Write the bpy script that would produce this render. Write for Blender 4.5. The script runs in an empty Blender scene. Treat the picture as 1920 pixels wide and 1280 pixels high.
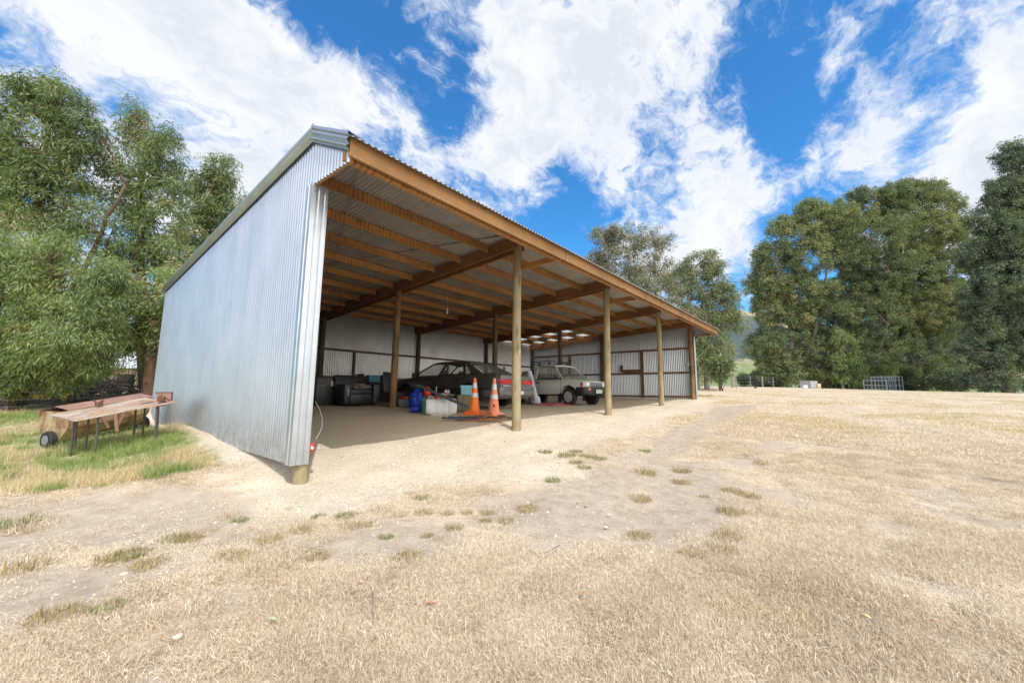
import bpy, bmesh, math, random
import numpy as np
from mathutils import Vector, Matrix, noise as mnoise

sc = bpy.context.scene
COL = sc.collection
R = math.radians
rng = np.random.default_rng(7)
random.seed(7)

# ------------------------------------------------------------------ camera
S = 4.6
FPX = 735.4962
YAW, PITCH, ROLL = .8731, .1289, .010
CAM = np.array([-.4564, -1.1597, .0924]) * S
_f = np.array([math.sin(YAW)*math.cos(PITCH), math.cos(YAW)*math.cos(PITCH), math.sin(PITCH)])
_r = np.array([math.cos(YAW), -math.sin(YAW), 0.0])
_u = np.cross(_r, _f)
RT = math.cos(ROLL)*_r + math.sin(ROLL)*_u
UP = -math.sin(ROLL)*_r + math.cos(ROLL)*_u
cd = bpy.data.cameras.new('camera')
cam = bpy.data.objects.new('camera', cd)
COL.objects.link(cam)
m = Matrix(((RT[0], UP[0], -_f[0], CAM[0]), (RT[1], UP[1], -_f[1], CAM[1]), (RT[2], UP[2], -_f[2], CAM[2]), (0, 0, 0, 1)))
cam.matrix_world = m
cd.sensor_width = 36
cd.lens = 36*FPX/1920
cd.clip_start = .05
cd.clip_end = 9000
sc.camera = cam

# ------------------------------------------------------------------ view, sun, sky
sc.view_settings.view_transform = 'Standard'
sc.view_settings.look = 'None'
sc.view_settings.exposure = 0.2
sc.view_settings.gamma = 1
sc.render.resolution_x = 1024
sc.render.resolution_y = 682
sc.cycles.max_bounces = 8
sc.cycles.diffuse_bounces = 5
sc.cycles.transparent_max_bounces = 16

sun_dir = Vector((-.30, -.585, 1.0)).normalized()      # towards the sun
sl = bpy.data.lights.new('sun', 'SUN')
sl.energy = 2.7
sl.angle = R(.55)
sl.color = (1.0, .955, .88)
sun = bpy.data.objects.new('sun', sl)
COL.objects.link(sun)
sun.rotation_euler = sun_dir.to_track_quat('Z', 'Y').to_euler()
SUN_EL = math.asin(sun_dir.z)
SUN_AZ = math.atan2(sun_dir.x, sun_dir.y)

def pxdir(x, y):
    d = _f + (x-960)/FPX*RT - (y-640)/FPX*UP
    return d/np.linalg.norm(d)

w = bpy.data.worlds.new('World')
sc.world = w
w.use_nodes = True
nt = w.node_tree
nt.nodes.clear()
class NT:
    """tiny node helper"""
    def __init__(s, t): s.t = t
    def n(s, typ, ins=None, **kw):
        nd = s.t.nodes.new(typ)
        for k, v in kw.items(): setattr(nd, k, v)
        for k, v in (ins or {}).items():
            if isinstance(v, bpy.types.NodeSocket): s.t.links.new(v, nd.inputs[k])
            else: nd.inputs[k].default_value = v
        return nd
    def l(s, a, b): s.t.links.new(a, b)
    def math(s, op, a, b=None, clamp=False):
        ins = {0: a}
        if b is not None: ins[1] = b
        return s.n('ShaderNodeMath', ins, operation=op, use_clamp=clamp).outputs[0]
    def mix(s, f, a, b, mode='MIX'):
        nd = s.t.nodes.new('ShaderNodeMix'); nd.data_type = 'RGBA'; nd.blend_type = mode
        for sock, v in ((nd.inputs[0], f), (nd.inputs[6], a), (nd.inputs[7], b)):
            if isinstance(v, bpy.types.NodeSocket): s.t.links.new(v, sock)
            else: sock.default_value = v if isinstance(v, (int, float)) else tuple(v)+((1,) if len(v) == 3 else ())
        return nd.outputs[2]
    def ramp(s, fac, stops, interp='LINEAR'):
        nd = s.t.nodes.new('ShaderNodeValToRGB'); cr = nd.color_ramp; cr.interpolation = interp
        while len(cr.elements) < len(stops): cr.elements.new(.5)
        for e, (p, c) in zip(cr.elements, stops):
            e.position = p
            e.color = (c, c, c, 1) if isinstance(c, (int, float)) else tuple(c)+(1,)
        s.t.links.new(fac, nd.inputs[0])
        return nd.outputs[0]
    def noise(s, vec, scale, detail=4, rough=.55, dist=0.0, dim='3D'):
        return s.n('ShaderNodeTexNoise', {'Vector': vec, 'Scale': scale, 'Detail': detail, 'Roughness': rough, 'Distortion': dist}, noise_dimensions=dim).outputs[0]

T = NT(nt)
tc = T.n('ShaderNodeTexCoord').outputs['Generated']
sky = T.n('ShaderNodeTexSky', sky_type='NISHITA', sun_disc=False, sun_elevation=SUN_EL, sun_rotation=SUN_AZ, altitude=300, air_density=1.0, dust_density=.3, ozone_density=3.0)
nrm = T.n('ShaderNodeVectorMath', {0: tc}, operation='NORMALIZE').outputs[0]
sep = T.n('ShaderNodeSeparateXYZ', {0: nrm})
# soft billows: noise laid on the dome of directions, stretched a little along the wind
wind = T.n('ShaderNodeMapping', {'Vector': nrm, 'Rotation': (R(20), R(-15), R(35)), 'Scale': (1.0, 1.35, 1.55)}).outputs[0]
warp = T.n('ShaderNodeTexNoise', {'Vector': wind, 'Scale': 3.0, 'Detail': 5, 'Roughness': .6})
wv = T.n('ShaderNodeVectorMath', {0: warp.outputs['Color'], 1: (.5, .5, .5)}, operation='SUBTRACT').outputs[0]
wv = T.n('ShaderNodeVectorMath', {0: wv, 'Scale': .30}, operation='SCALE').outputs[0]
wp = T.n('ShaderNodeVectorMath', {0: wind, 1: wv}, operation='ADD').outputs[0]
n1 = T.noise(wp, 3.6, 12, .62)
n2 = T.noise(wp, 13.0, 9, .68)
# where the big banks and the blue gaps lie: (photo direction, spread in degrees, weight)
BL = [(150, 130, 9, -.10), (100, 150, 6, -.16), (20, 40, 9, .10), (330, 120, 13, .30), (420, 330, 13, .30), (250, 30, 9, .2), (545, 260, 8, .16),
      (330, -20, 7, .1), (640, 30, 4.5, -.34), (580, -10, 5, -.3), (700, -20, 5, -.22), (560, 130, 5, .22), (480, 60, 6, .2), (640, 200, 6, .22), (700, 230, 4, .12),
      (740, 120, 4, -.28), (850, 150, 5, -.32), (870, 215, 4, -.30), (800, 60, 6, .05), (640, 265, 3, -.25), (730, 270, 3, -.22), (790, 290, 5, .12), (830, 320, 4, .10), (800, 380, 4, .1),
      (980, 70, 12, .30), (1150, 170, 13, .34), (1320, 60, 11, .26), (960, 300, 7, .26), (930, 380, 5, .25), (1060, 340, 4, -.34), (1040, 400, 6, -.36), (1130, 400, 5, -.1), (1080, 440, 4, -.2),
      (1260, 300, 5, -.06), (1420, 220, 4, -.26), (1480, 120, 6, -.22), (1600, 40, 9, -.24), (1680, 140, 7, -.14), (1560, 150, 5, -.12), (1655, 75, 4, .22), (1540, 105, 3, .35), (1525, 200, 4, .2), (1610, 235, 3.6, .60), (1582, 295, 3.6, .62), (1600, 10, 3, .2), (1500, 240, 4.5, -.40), (1500, 370, 5, -.42),
      (1690, 255, 4.5, -.42), (1640, 360, 4.5, -.36), (1430, 330, 4, .24), (1380, 380, 6, .34), (1300, 420, 6, .26), (1370, 460, 6, .3), (1290, 330, 5, -.02), (1390, 560, 5, -.12), (1450, 400, 3, -.1),
      (1850, 200, 12, .42), (1780, 300, 7, .30), (1720, 180, 5, .05), (1900, 60, 9, .32), (1780, 20, 5, -.12), (1950, 380, 9, .3), (1700, 360, 6, .16), (1140, 330, 4, -.05)]
field = None
for x, y, sg, a in BL:
    d = pxdir(x, y)
    dot = T.n('ShaderNodeVectorMath', {0: nrm, 1: tuple(d)}, operation='DOT_PRODUCT').outputs['Value']
    mr = T.n('ShaderNodeMapRange', {'Value': dot, 'From Min': math.cos(R(sg*1.55)), 'From Max': 1.0, 'To Min': 0.0, 'To Max': a*(.62 if a > 0 else .92)}, interpolation_type='SMOOTHSTEP').outputs[0]
    field = mr if field is None else T.math('ADD', field, mr)
dens = T.math('ADD', T.math('ADD', T.math('MULTIPLY', n1, 2.7), T.math('MULTIPLY', n2, 1.25)), T.math('ADD', field, -1.28))
cl = T.n('ShaderNodeMapRange', {'Value': dens, 'From Min': .46, 'From Max': 1.12, 'To Min': 0.0, 'To Max': 1.0}, interpolation_type='SMOOTHSTEP').outputs[0]
thick = T.n('ShaderNodeMapRange', {'Value': dens, 'From Min': .85, 'From Max': 1.35}, interpolation_type='SMOOTHSTEP').outputs[0]
n3 = T.noise(wp, 5.5, 7, .6)
shade = T.math('MULTIPLY', T.n('ShaderNodeMapRange', {'Value': n3, 'From Min': .38, 'From Max': .60}, interpolation_type='SMOOTHSTEP').outputs[0], thick)
SK = .085
hs = T.n('ShaderNodeHueSaturation', {'Color': sky.outputs[0], 'Saturation': 1.10, 'Value': 1.0, 'Hue': .5, 'Fac': 1.0}).outputs[0]
base = T.mix(1.0, hs, (SK*.85, SK*1.95, SK*2.42), 'MULTIPLY')
ccol = T.mix(shade, (.88, .90, .94), (.70, .74, .81))
ccol = T.mix(T.math('MULTIPLY', cl, 1.0), (.70, .78, .90), ccol)
skyc = T.mix(T.math('MULTIPLY', cl, .96), base, ccol)
# bright bank added low in the unseen sunward sky, to brighten the shed floor
sdot = T.n('ShaderNodeVectorMath', {0: nrm, 1: tuple(Vector((-.36, -.90, .26)).normalized())}, operation='DOT_PRODUCT').outputs['Value']
glow = T.n('ShaderNodeMapRange', {'Value': sdot, 'From Min': .25, 'From Max': .90, 'To Min': 0.0, 'To Max': 1.0}, interpolation_type='SMOOTHSTEP').outputs[0]
skyc = T.mix(glow, skyc, (2.35, 2.27, 2.12))
bg = T.n('ShaderNodeBackground', {'Color': skyc, 'Strength': 1.0})
out = T.n('ShaderNodeOutputWorld')
T.l(bg.outputs[0], out.inputs[0])
w.cycles.sampling_method = 'MANUAL'
w.cycles.sample_map_resolution = 512

# ------------------------------------------------------------------ terrain heights
CP = np.array([(.19,.14,-.71),(4.6,.14,-.38),(9.03,.14,-.20),(13.54,.14,-.05),(17.88,.14,.17),(4.6,4.83,-.05),(5.7,1.8,-.2),(9,4.8,-.03),(13.2,4.6,-.03),(18,4.8,.2),(0.3,9.8,-.1),(4.6,9.8,0),(9,9.8,.02),(13.5,9.8,.08),(18,9.8,.22),
(-.1,1.2,-.58),(-.1,2.2,-.50),(-.1,3.4,-.42),(-.1,5.2,-.36),(-.1,9.3,-.44),(1.5,3,-.36),(2.5,1.2,-.47),
(-2.1,-5.33,-.86),(0,-3,-.83),(5,-5,-.70),(3,-2,-.62),(10,-5,-.40),(18,-5,.0),(28,-5,.4),(-2,0,-.84),(-3.2,3,-.9),(-1.7,4.3,-.80),(-2.2,7.5,-.80),(-1.0,3.0,-.70),(-6,-2,-.95),(-6,6,-.95),(-3,11.5,-.40),(0,12,-.22),(2,16,-.1),(7,-9,-.75),(20,-12,-.1),(12,14,.1),(24,4,.45),(24,12,.5),(-12,8,-.9),(-7,22,-.4),(10,26,.3),(38,-4,.80),(44,8,1.25),(45,0,1.15),(46,-10,.85),(42,-20,.55),(36,24,.9),(0,-16,-1.1)])
def _K(r): return np.where(r > 0, r*r*np.log(np.maximum(r, 1e-9)), 0)
_n = len(CP)
_D = np.hypot(CP[:, None, 0]-CP[None, :, 0], CP[:, None, 1]-CP[None, :, 1])
_M = np.zeros((_n+3, _n+3)); _M[:_n, :_n] = _K(_D)+np.eye(_n)*.05
_M[:_n, _n] = 1; _M[:_n, _n+1:] = CP[:, :2]; _M[_n:, :_n] = _M[:_n, _n:].T
_W = np.linalg.solve(_M, np.concatenate([CP[:, 2], [0, 0, 0]]))
def H(x, y):
    x = np.asarray(x, float); y = np.asarray(y, float); sh = x.shape; x = x.ravel(); y = y.ravel()
    dx = x-14; dy = y; r = np.hypot(dx, dy); RR = 36.
    k = np.where(r > RR, RR/np.maximum(r, 1e-9), 1); xc = 14+dx*k; yc = dy*k
    z = _W[_n]+_W[_n+1]*xc+_W[_n+2]*yc
    for i in range(_n):
        z = z + _W[i]*_K(np.hypot(xc-CP[i, 0], yc-CP[i, 1]))
    t = np.clip((r-RR)/40, 0, 1); t = t*t*(3-2*t)
    return (z*(1-t)+(-1.2)*t).reshape(sh)
def hz(x, y): return float(H(np.array([x]), np.array([y]))[0])
_gt = np.concatenate([np.arange(.4, 14, .02), np.arange(14, 70, .08)])
def hit(x, y):
    """where the line of sight through photo pixel (x, y) meets the ground"""
    d = _f + (x-960)/FPX*RT - (y-640)/FPX*UP
    P = CAM[None]+_gt[:, None]*d[None]
    b = P[:, 2] < H(P[:, 0], P[:, 1])
    i = int(np.argmax(b)) if b.any() else len(_gt)-1
    return P[i]
def atw(x, y, wd):
    return CAM + wd*(_f + (x-960)/FPX*RT - (y-640)/FPX*UP)

# ------------------------------------------------------------------ object helpers
def tag(o, label=None, cat=None, group=None, kind=None):
    if label: o['label'] = label
    if cat: o['category'] = cat
    if group: o['group'] = group
    if kind: o['kind'] = kind
    return o
def empty(name, loc, rz=0, label=None, cat=None, group=None):
    o = bpy.data.objects.new(name, None); COL.objects.link(o)
    o.location = tuple(loc); o.rotation_euler = (0, 0, rz); o.empty_display_size = .2
    return tag(o, label, cat, group)
class MB:
    def __init__(s): s.v = []; s.f = []
    def add(s, vs, fs):
        k = len(s.v); s.v += [tuple(float(c) for c in v) for v in vs]; s.f += [tuple(i+k for i in f) for f in fs]; return s
    def box(s, c, d, rot=None, bev=0):
        x, y, z = d[0]/2, d[1]/2, d[2]/2
        if bev <= 0:
            vs = [Vector(p) for p in ((-x,-y,-z),(x,-y,-z),(x,y,-z),(-x,y,-z),(-x,-y,z),(x,-y,z),(x,y,z),(-x,y,z))]
            fs = [(0,3,2,1),(4,5,6,7),(0,1,5,4),(1,2,6,5),(2,3,7,6),(3,0,4,7)]
        else:
            bm = bmesh.new(); bmesh.ops.create_cube(bm, size=1)
            for v in bm.verts: v.co = Vector((v.co.x*d[0], v.co.y*d[1], v.co.z*d[2]))
            bmesh.ops.bevel(bm, geom=bm.edges[:], offset=bev, segments=2, affect='EDGES', profile=.6)
            bm.verts.index_update(); vs = [v.co.copy() for v in bm.verts]; fs = [tuple(v.index for v in f.verts) for f in bm.faces]; bm.free()
        if rot is not None:
            vs = [rot @ v for v in vs]
        return s.add([v+Vector(c) for v in vs], fs)
    def bar(s, a, b, wdt, hgt, up=(0, 0, 1)):
        """rectangular bar from a to b"""
        a = Vector(a); b = Vector(b); t = (b-a); L = t.length; t.normalize()
        n = t.cross(Vector(up)).normalized(); u = n.cross(t)
        vs = []
        for p in (a, b):
            for i, j in ((-1,-1),(1,-1),(1,1),(-1,1)): vs.append(p+n*(i*wdt/2)+u*(j*hgt/2))
        return s.add(vs, [(3,2,1,0),(4,5,6,7),(0,1,5,4),(1,2,6,5),(2,3,7,6),(3,0,4,7)])
    def tube(s, pts, r, n=10, cap=True):
        pts = [Vector(p) for p in pts]; rs = r if hasattr(r, '__len__') else [r]*len(pts)
        vs = []; fs = []; ref = None
        for i, p in enumerate(pts):
            t = (pts[min(i+1, len(pts)-1)]-pts[max(i-1, 0)]).normalized()
            if ref is None: ref = Vector((1, 0, 0)) if abs(t.x) < .8 else Vector((0, 1, 0))
            a = (ref - t*ref.dot(t)).normalized(); ref = a; b = t.cross(a)
            for k in range(n):
                q = 2*math.pi*k/n; vs.append(p+a*(rs[i]*math.cos(q))+b*(rs[i]*math.sin(q)))
        for i in range(len(pts)-1):
            for k in range(n): fs.append((i*n+k, i*n+(k+1) % n, (i+1)*n+(k+1) % n, (i+1)*n+k))
        if cap: fs.append(tuple(range(n-1, -1, -1))); fs.append(tuple(range((len(pts)-1)*n, len(pts)*n)))
        return s.add(vs, fs)
    def lathe(s, prof, n=24, c=(0, 0, 0), rot=None):
        """prof: (radius, z) list"""
        vs = []; fs = []
        for r_, z in prof:
            for k in range(n):
                q = 2*math.pi*k/n; v = Vector((r_*math.cos(q), r_*math.sin(q), z))
                if rot is not None: v = rot @ v
                vs.append(v+Vector(c))
        for i in range(len(prof)-1):
            for k in range(n): fs.append((i*n+k, i*n+(k+1) % n, (i+1)*n+(k+1) % n, (i+1)*n+k))
        fs.append(tuple(range(n-1, -1, -1))); fs.append(tuple(range((len(prof)-1)*n, len(prof)*n)))
        return s.add(vs, fs)
    def prism(s, poly, a, b, axes=(0, 2, 1)):
        """poly 2-D points on axes[0],axes[1], extruded from a to b on axes[2]"""
        n = len(poly); vs = []
        for e in (a, b):
            for p in poly:
                v = [0, 0, 0]; v[axes[0]] = p[0]; v[axes[1]] = p[1]; v[axes[2]] = e; vs.append(v)
        fs = [tuple(range(n)), tuple(range(2*n-1, n-1, -1))]+[(i, i+n, (i+1) % n+n, (i+1) % n) for i in range(n)]
        return s.add(vs, fs)
    def grid(s, rows):
        """rows: list of equal-length lists of points"""
        n = len(rows[0]); vs = [p for r_ in rows for p in r_]
        return s.add(vs, [(i*n+j, i*n+j+1, (i+1)*n+j+1, (i+1)*n+j) for i in range(len(rows)-1) for j in range(n-1)])
    def mesh(s, name):
        me = bpy.data.meshes.new(name); me.from_pydata(s.v, [], s.f); me.update(); return me
    def build(s, name, mat, parent=None, smooth=False, label=None, fix=True, bev=0, ang=35):
        me = s.mesh(name)
        if fix:
            bm = bmesh.new(); bm.from_mesh(me); bmesh.ops.recalc_face_normals(bm, faces=bm.faces[:])
            bm.to_mesh(me); bm.free()
        if smooth:
            me.polygons.foreach_set('use_smooth', [True]*len(me.polygons))
            if ang: me.set_sharp_from_angle(angle=R(ang))
        me.materials.append(mat)
        o = bpy.data.objects.new(name, me); COL.objects.link(o)
        if parent: o.parent = parent
        if label: o['label'] = label
        if bev:
            md = o.modifiers.new('bevel', 'BEVEL'); md.width = bev; md.segments = 2; md.limit_method = 'ANGLE'
        return o
def npmesh(name, V, F, mat, attrs=None, smooth=False):
    """V (n,3); F (m,k) same-size faces"""
    me = bpy.data.meshes.new(name); V = np.asarray(V, np.float32); F = np.asarray(F, np.int32)
    me.vertices.add(len(V)); me.vertices.foreach_set('co', V.ravel())
    me.loops.add(F.size); me.loops.foreach_set('vertex_index', F.ravel())
    me.polygons.add(len(F)); me.polygons.foreach_set('loop_start', np.arange(0, F.size, F.shape[1], dtype=np.int32))
    if smooth: me.polygons.foreach_set('use_smooth', np.ones(len(F), bool))
    for k, (dom, arr) in (attrs or {}).items():
        arr = np.asarray(arr, np.float32)
        if arr.ndim == 2:
            a = me.attributes.new(k, 'FLOAT_COLOR', dom); a.data.foreach_set('color', arr.ravel())
        else:
            a = me.attributes.new(k, 'FLOAT', dom); a.data.foreach_set('value', arr)
    me.update(calc_edges=True)
    if mat: me.materials.append(mat)
    return me
def link(name, me, parent=None):
    o = bpy.data.objects.new(name, me); COL.objects.link(o)
    if parent: o.parent = parent
    return o

# ------------------------------------------------------------------ materials
def mat(name, fn):
    m_ = bpy.data.materials.new(name); m_.use_nodes = True
    t = m_.node_tree; t.nodes.clear(); N = NT(t)
    o = N.n('ShaderNodeOutputMaterial')
    N.l(fn(N), o.inputs[0]); return m_
def pbsdf(N, col, rough=.6, metal=0.0, bump=None, **kw):
    ins = {'Base Color': col if isinstance(col, bpy.types.NodeSocket) else tuple(col)+(1,), 'Roughness': rough, 'Metallic': metal}
    if bump is not None: ins['Normal'] = bump
    ins.update(kw)
    return N.n('ShaderNodeBsdfPrincipled', ins).outputs[0]
def bump(N, h, s=.4, d=.01): return N.n('ShaderNodeBump', {'Height': h, 'Strength': s, 'Distance': d}).outputs[0]
def obj_co(N): return N.n('ShaderNodeTexCoord').outputs['Object']
def plain(name, c, rough=.5, metal=0.0, var=.12, sc_=8, bumpy=0, **kw):
    def f(N):
        co = obj_co(N); n = N.noise(co, sc_, 5, .6)
        k = N.n('ShaderNodeMapRange', {'Value': n, 'From Min': .3, 'From Max': .7, 'To Min': 1-var, 'To Max': 1+var}).outputs[0]
        cc = N.mix(1.0, c, N.n('ShaderNodeCombineColor', {0: k, 1: k, 2: k}).outputs[0], 'MULTIPLY')
        r_ = N.n('ShaderNodeMapRange', {'Value': N.noise(co, sc_*2.3, 3), 'From Min': .3, 'From Max': .7, 'To Min': max(rough-.08, .02), 'To Max': min(rough+.1, 1)}).outputs[0]
        return pbsdf(N, cc, r_, metal, bump(N, n, bumpy, .01) if bumpy else None, **kw)
    return mat(name, f)

def dusty(name, c, rough, metal, dust=(.30, .26, .20), amt=.35, coat=0.0):
    """car paint under a film of dust that lies on the upward faces"""
    def f(N):
        co = obj_co(N); g = N.n('ShaderNodeNewGeometry'); up = N.n('ShaderNodeSeparateXYZ', {0: g.outputs['Normal']}).outputs[2]
        n = N.noise(co, 5, 6, .65)
        k = N.math('MULTIPLY', N.n('ShaderNodeMapRange', {'Value': n, 'From Min': .25, 'From Max': .75, 'To Min': .3, 'To Max': 1.0}).outputs[0],
                   N.n('ShaderNodeMapRange', {'Value': up, 'From Min': -.2, 'From Max': 1.0, 'To Min': amt*.35, 'To Max': amt}).outputs[0])
        return pbsdf(N, N.mix(k, c, dust), N.math('ADD', N.math('MULTIPLY', k, .6), rough), metal, None, **{'Coat Weight': coat, 'Coat Roughness': .12})
    return mat(name, f)

def f_zinc(N):
    co = obj_co(N)
    n = N.noise(co, 1.1, 5, .6); st = N.noise(N.n('ShaderNodeMapping', {'Vector': co, 'Scale': (7, 7, .35)}).outputs[0], 2.0, 5, .6)
    sp = N.noise(co, 130, 2, .5)
    v = N.math('ADD', N.math('MULTIPLY', n, .5), N.math('ADD', N.math('MULTIPLY', st, .4), N.math('MULTIPLY', sp, .1)))
    col = N.ramp(v, [(.30, (.43, .46, .495)), (.52, (.53, .56, .60)), (.72, (.61, .64, .68))])
    ro = N.n('ShaderNodeMapRange', {'Value': v, 'From Min': .3, 'From Max': .7, 'To Min': .34, 'To Max': .46}).outputs[0]
    zc_ = N.n('ShaderNodeSeparateXYZ', {0: co}).outputs[2]      # mud splashed up from the ground along the foot of the sheets
    mud = N.math('MULTIPLY', N.n('ShaderNodeMapRange', {'Value': zc_, 'From Min': .25, 'From Max': -.5, 'To Max': .75}, interpolation_type='SMOOTHSTEP').outputs[0], N.n('ShaderNodeMapRange', {'Value': N.noise(co, 6, 8, .7), 'From Min': .38, 'From Max': .62}).outputs[0])
    col = N.mix(mud, col, (.30, .245, .18))
    return pbsdf(N, col, N.math('ADD', ro, N.math('MULTIPLY', mud, .3)), .80)
M_zinc = mat('galvanised_sheet', f_zinc)
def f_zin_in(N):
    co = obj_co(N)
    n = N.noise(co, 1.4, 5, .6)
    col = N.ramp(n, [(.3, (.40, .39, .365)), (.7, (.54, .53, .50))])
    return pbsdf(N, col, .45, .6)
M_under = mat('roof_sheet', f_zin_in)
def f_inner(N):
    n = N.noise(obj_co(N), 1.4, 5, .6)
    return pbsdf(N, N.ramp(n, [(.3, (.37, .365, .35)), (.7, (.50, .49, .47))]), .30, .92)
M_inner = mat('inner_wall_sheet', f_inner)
def f_flash(N):
    co = obj_co(N); n = N.noise(co, 2.5, 5, .6)
    return pbsdf(N, N.ramp(n, [(.3, (.40, .43, .46)), (.7, (.53, .56, .60))]), .36, .75)
M_flash = mat('folded_flashing', f_flash)

def wood(name, a, b, dark, scale=(1.2, 14, 14), stain=0.0, rough=.75, bigs=.9, bmp=.5):
    def f(N):
        co = obj_co(N)
        mp = N.n('ShaderNodeMapping', {'Vector': co, 'Scale': scale}).outputs[0]
        n = N.noise(mp, 2.2, 7, .62, .6)
        big = N.noise(co, bigs, 5, .65)
        col = N.mix(n, a, b)
        knots = N.n('ShaderNodeTexVoronoi', {'Vector': N.n('ShaderNodeMapping', {'Vector': co, 'Scale': tuple(c*.16+.5 if c > 5 else c*1.6 for c in scale)}).outputs[0], 'Scale': 1.5}, feature='F1').outputs['Distance']
        kk = N.n('ShaderNodeMapRange', {'Value': knots, 'From Min': .05, 'From Max': (.30 if bigs > 1 else .16), 'To Min': .8, 'To Max': 0.0}, interpolation_type='SMOOTHSTEP').outputs[0]
        col = N.mix(N.n('ShaderNodeMapRange', {'Value': big, 'From Min': .42, 'From Max': .68, 'To Max': (.9 if bigs > 1 else .7)}).outputs[0], col, dark)
        col = N.mix(kk, col, tuple(c*.5 for c in dark))
        if stain:   # rust and water runs below each trough of the sheet
            sx = N.n('ShaderNodeSeparateXYZ', {0: co})
            wv_ = N.math('SINE', N.math('MULTIPLY', sx.outputs[0], 2*math.pi/.086))
            g = N.noise(N.n('ShaderNodeMapping', {'Vector': co, 'Scale': (9, 3, 4)}).outputs[0], 1.3, 3)
            s_ = N.math('MULTIPLY', N.n('ShaderNodeMapRange', {'Value': wv_, 'From Min': .1, 'From Max': .8}, interpolation_type='SMOOTHSTEP').outputs[0],
                        N.n('ShaderNodeMapRange', {'Value': g, 'From Min': .35, 'From Max': .62, 'To Max': stain}).outputs[0])
            col = N.mix(s_, col, tuple(c*.42 for c in dark))
        return pbsdf(N, col, rough, 0, bump(N, n, bmp, .006))
    return mat(name, f)
M_purlin = wood('treated_pine_purlin', (.31, .135, .035), (.47, .235, .075), (.21, .09, .028), (.8, 16, 16), .75)
M_fascia = wood('treated_pine_fascia', (.235, .112, .036), (.47, .27, .115), (.19, .09, .03), (.6, 16, 22), .0)
M_rafter = wood('treated_pine_rafter', (.17, .075, .025), (.27, .125, .045), (.10, .045, .018), (16, .7, 16), .0)
M_girt = wood('treated_pine_girt', (.14, .075, .04), (.22, .12, .06), (.09, .05, .028), (1, 10, 16), .0)
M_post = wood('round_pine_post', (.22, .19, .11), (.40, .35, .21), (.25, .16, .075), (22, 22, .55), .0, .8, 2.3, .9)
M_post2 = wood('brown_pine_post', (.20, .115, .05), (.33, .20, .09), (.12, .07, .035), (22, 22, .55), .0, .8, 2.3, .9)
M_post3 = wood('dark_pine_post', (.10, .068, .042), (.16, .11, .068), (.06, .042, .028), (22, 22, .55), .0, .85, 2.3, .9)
M_bark = wood('brown_bark', (.085, .05, .032), (.19, .115, .07), (.05, .032, .022), (7, 7, .8), .0, .9)
M_bark2 = wood('pale_gum_bark', (.28, .24, .20), (.46, .42, .36), (.20, .15, .11), (5, 5, .8), .0, .85)
M_gumbark = wood('grey_gum_bark', (.15, .125, .10), (.26, .225, .185), (.10, .08, .06), (5, 5, .8), .0, .9)
M_dead = wood('grey_dead_wood', (.20, .17, .14), (.34, .30, .26), (.13, .10, .08), (7, 7, 1), .0, .9)

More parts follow.
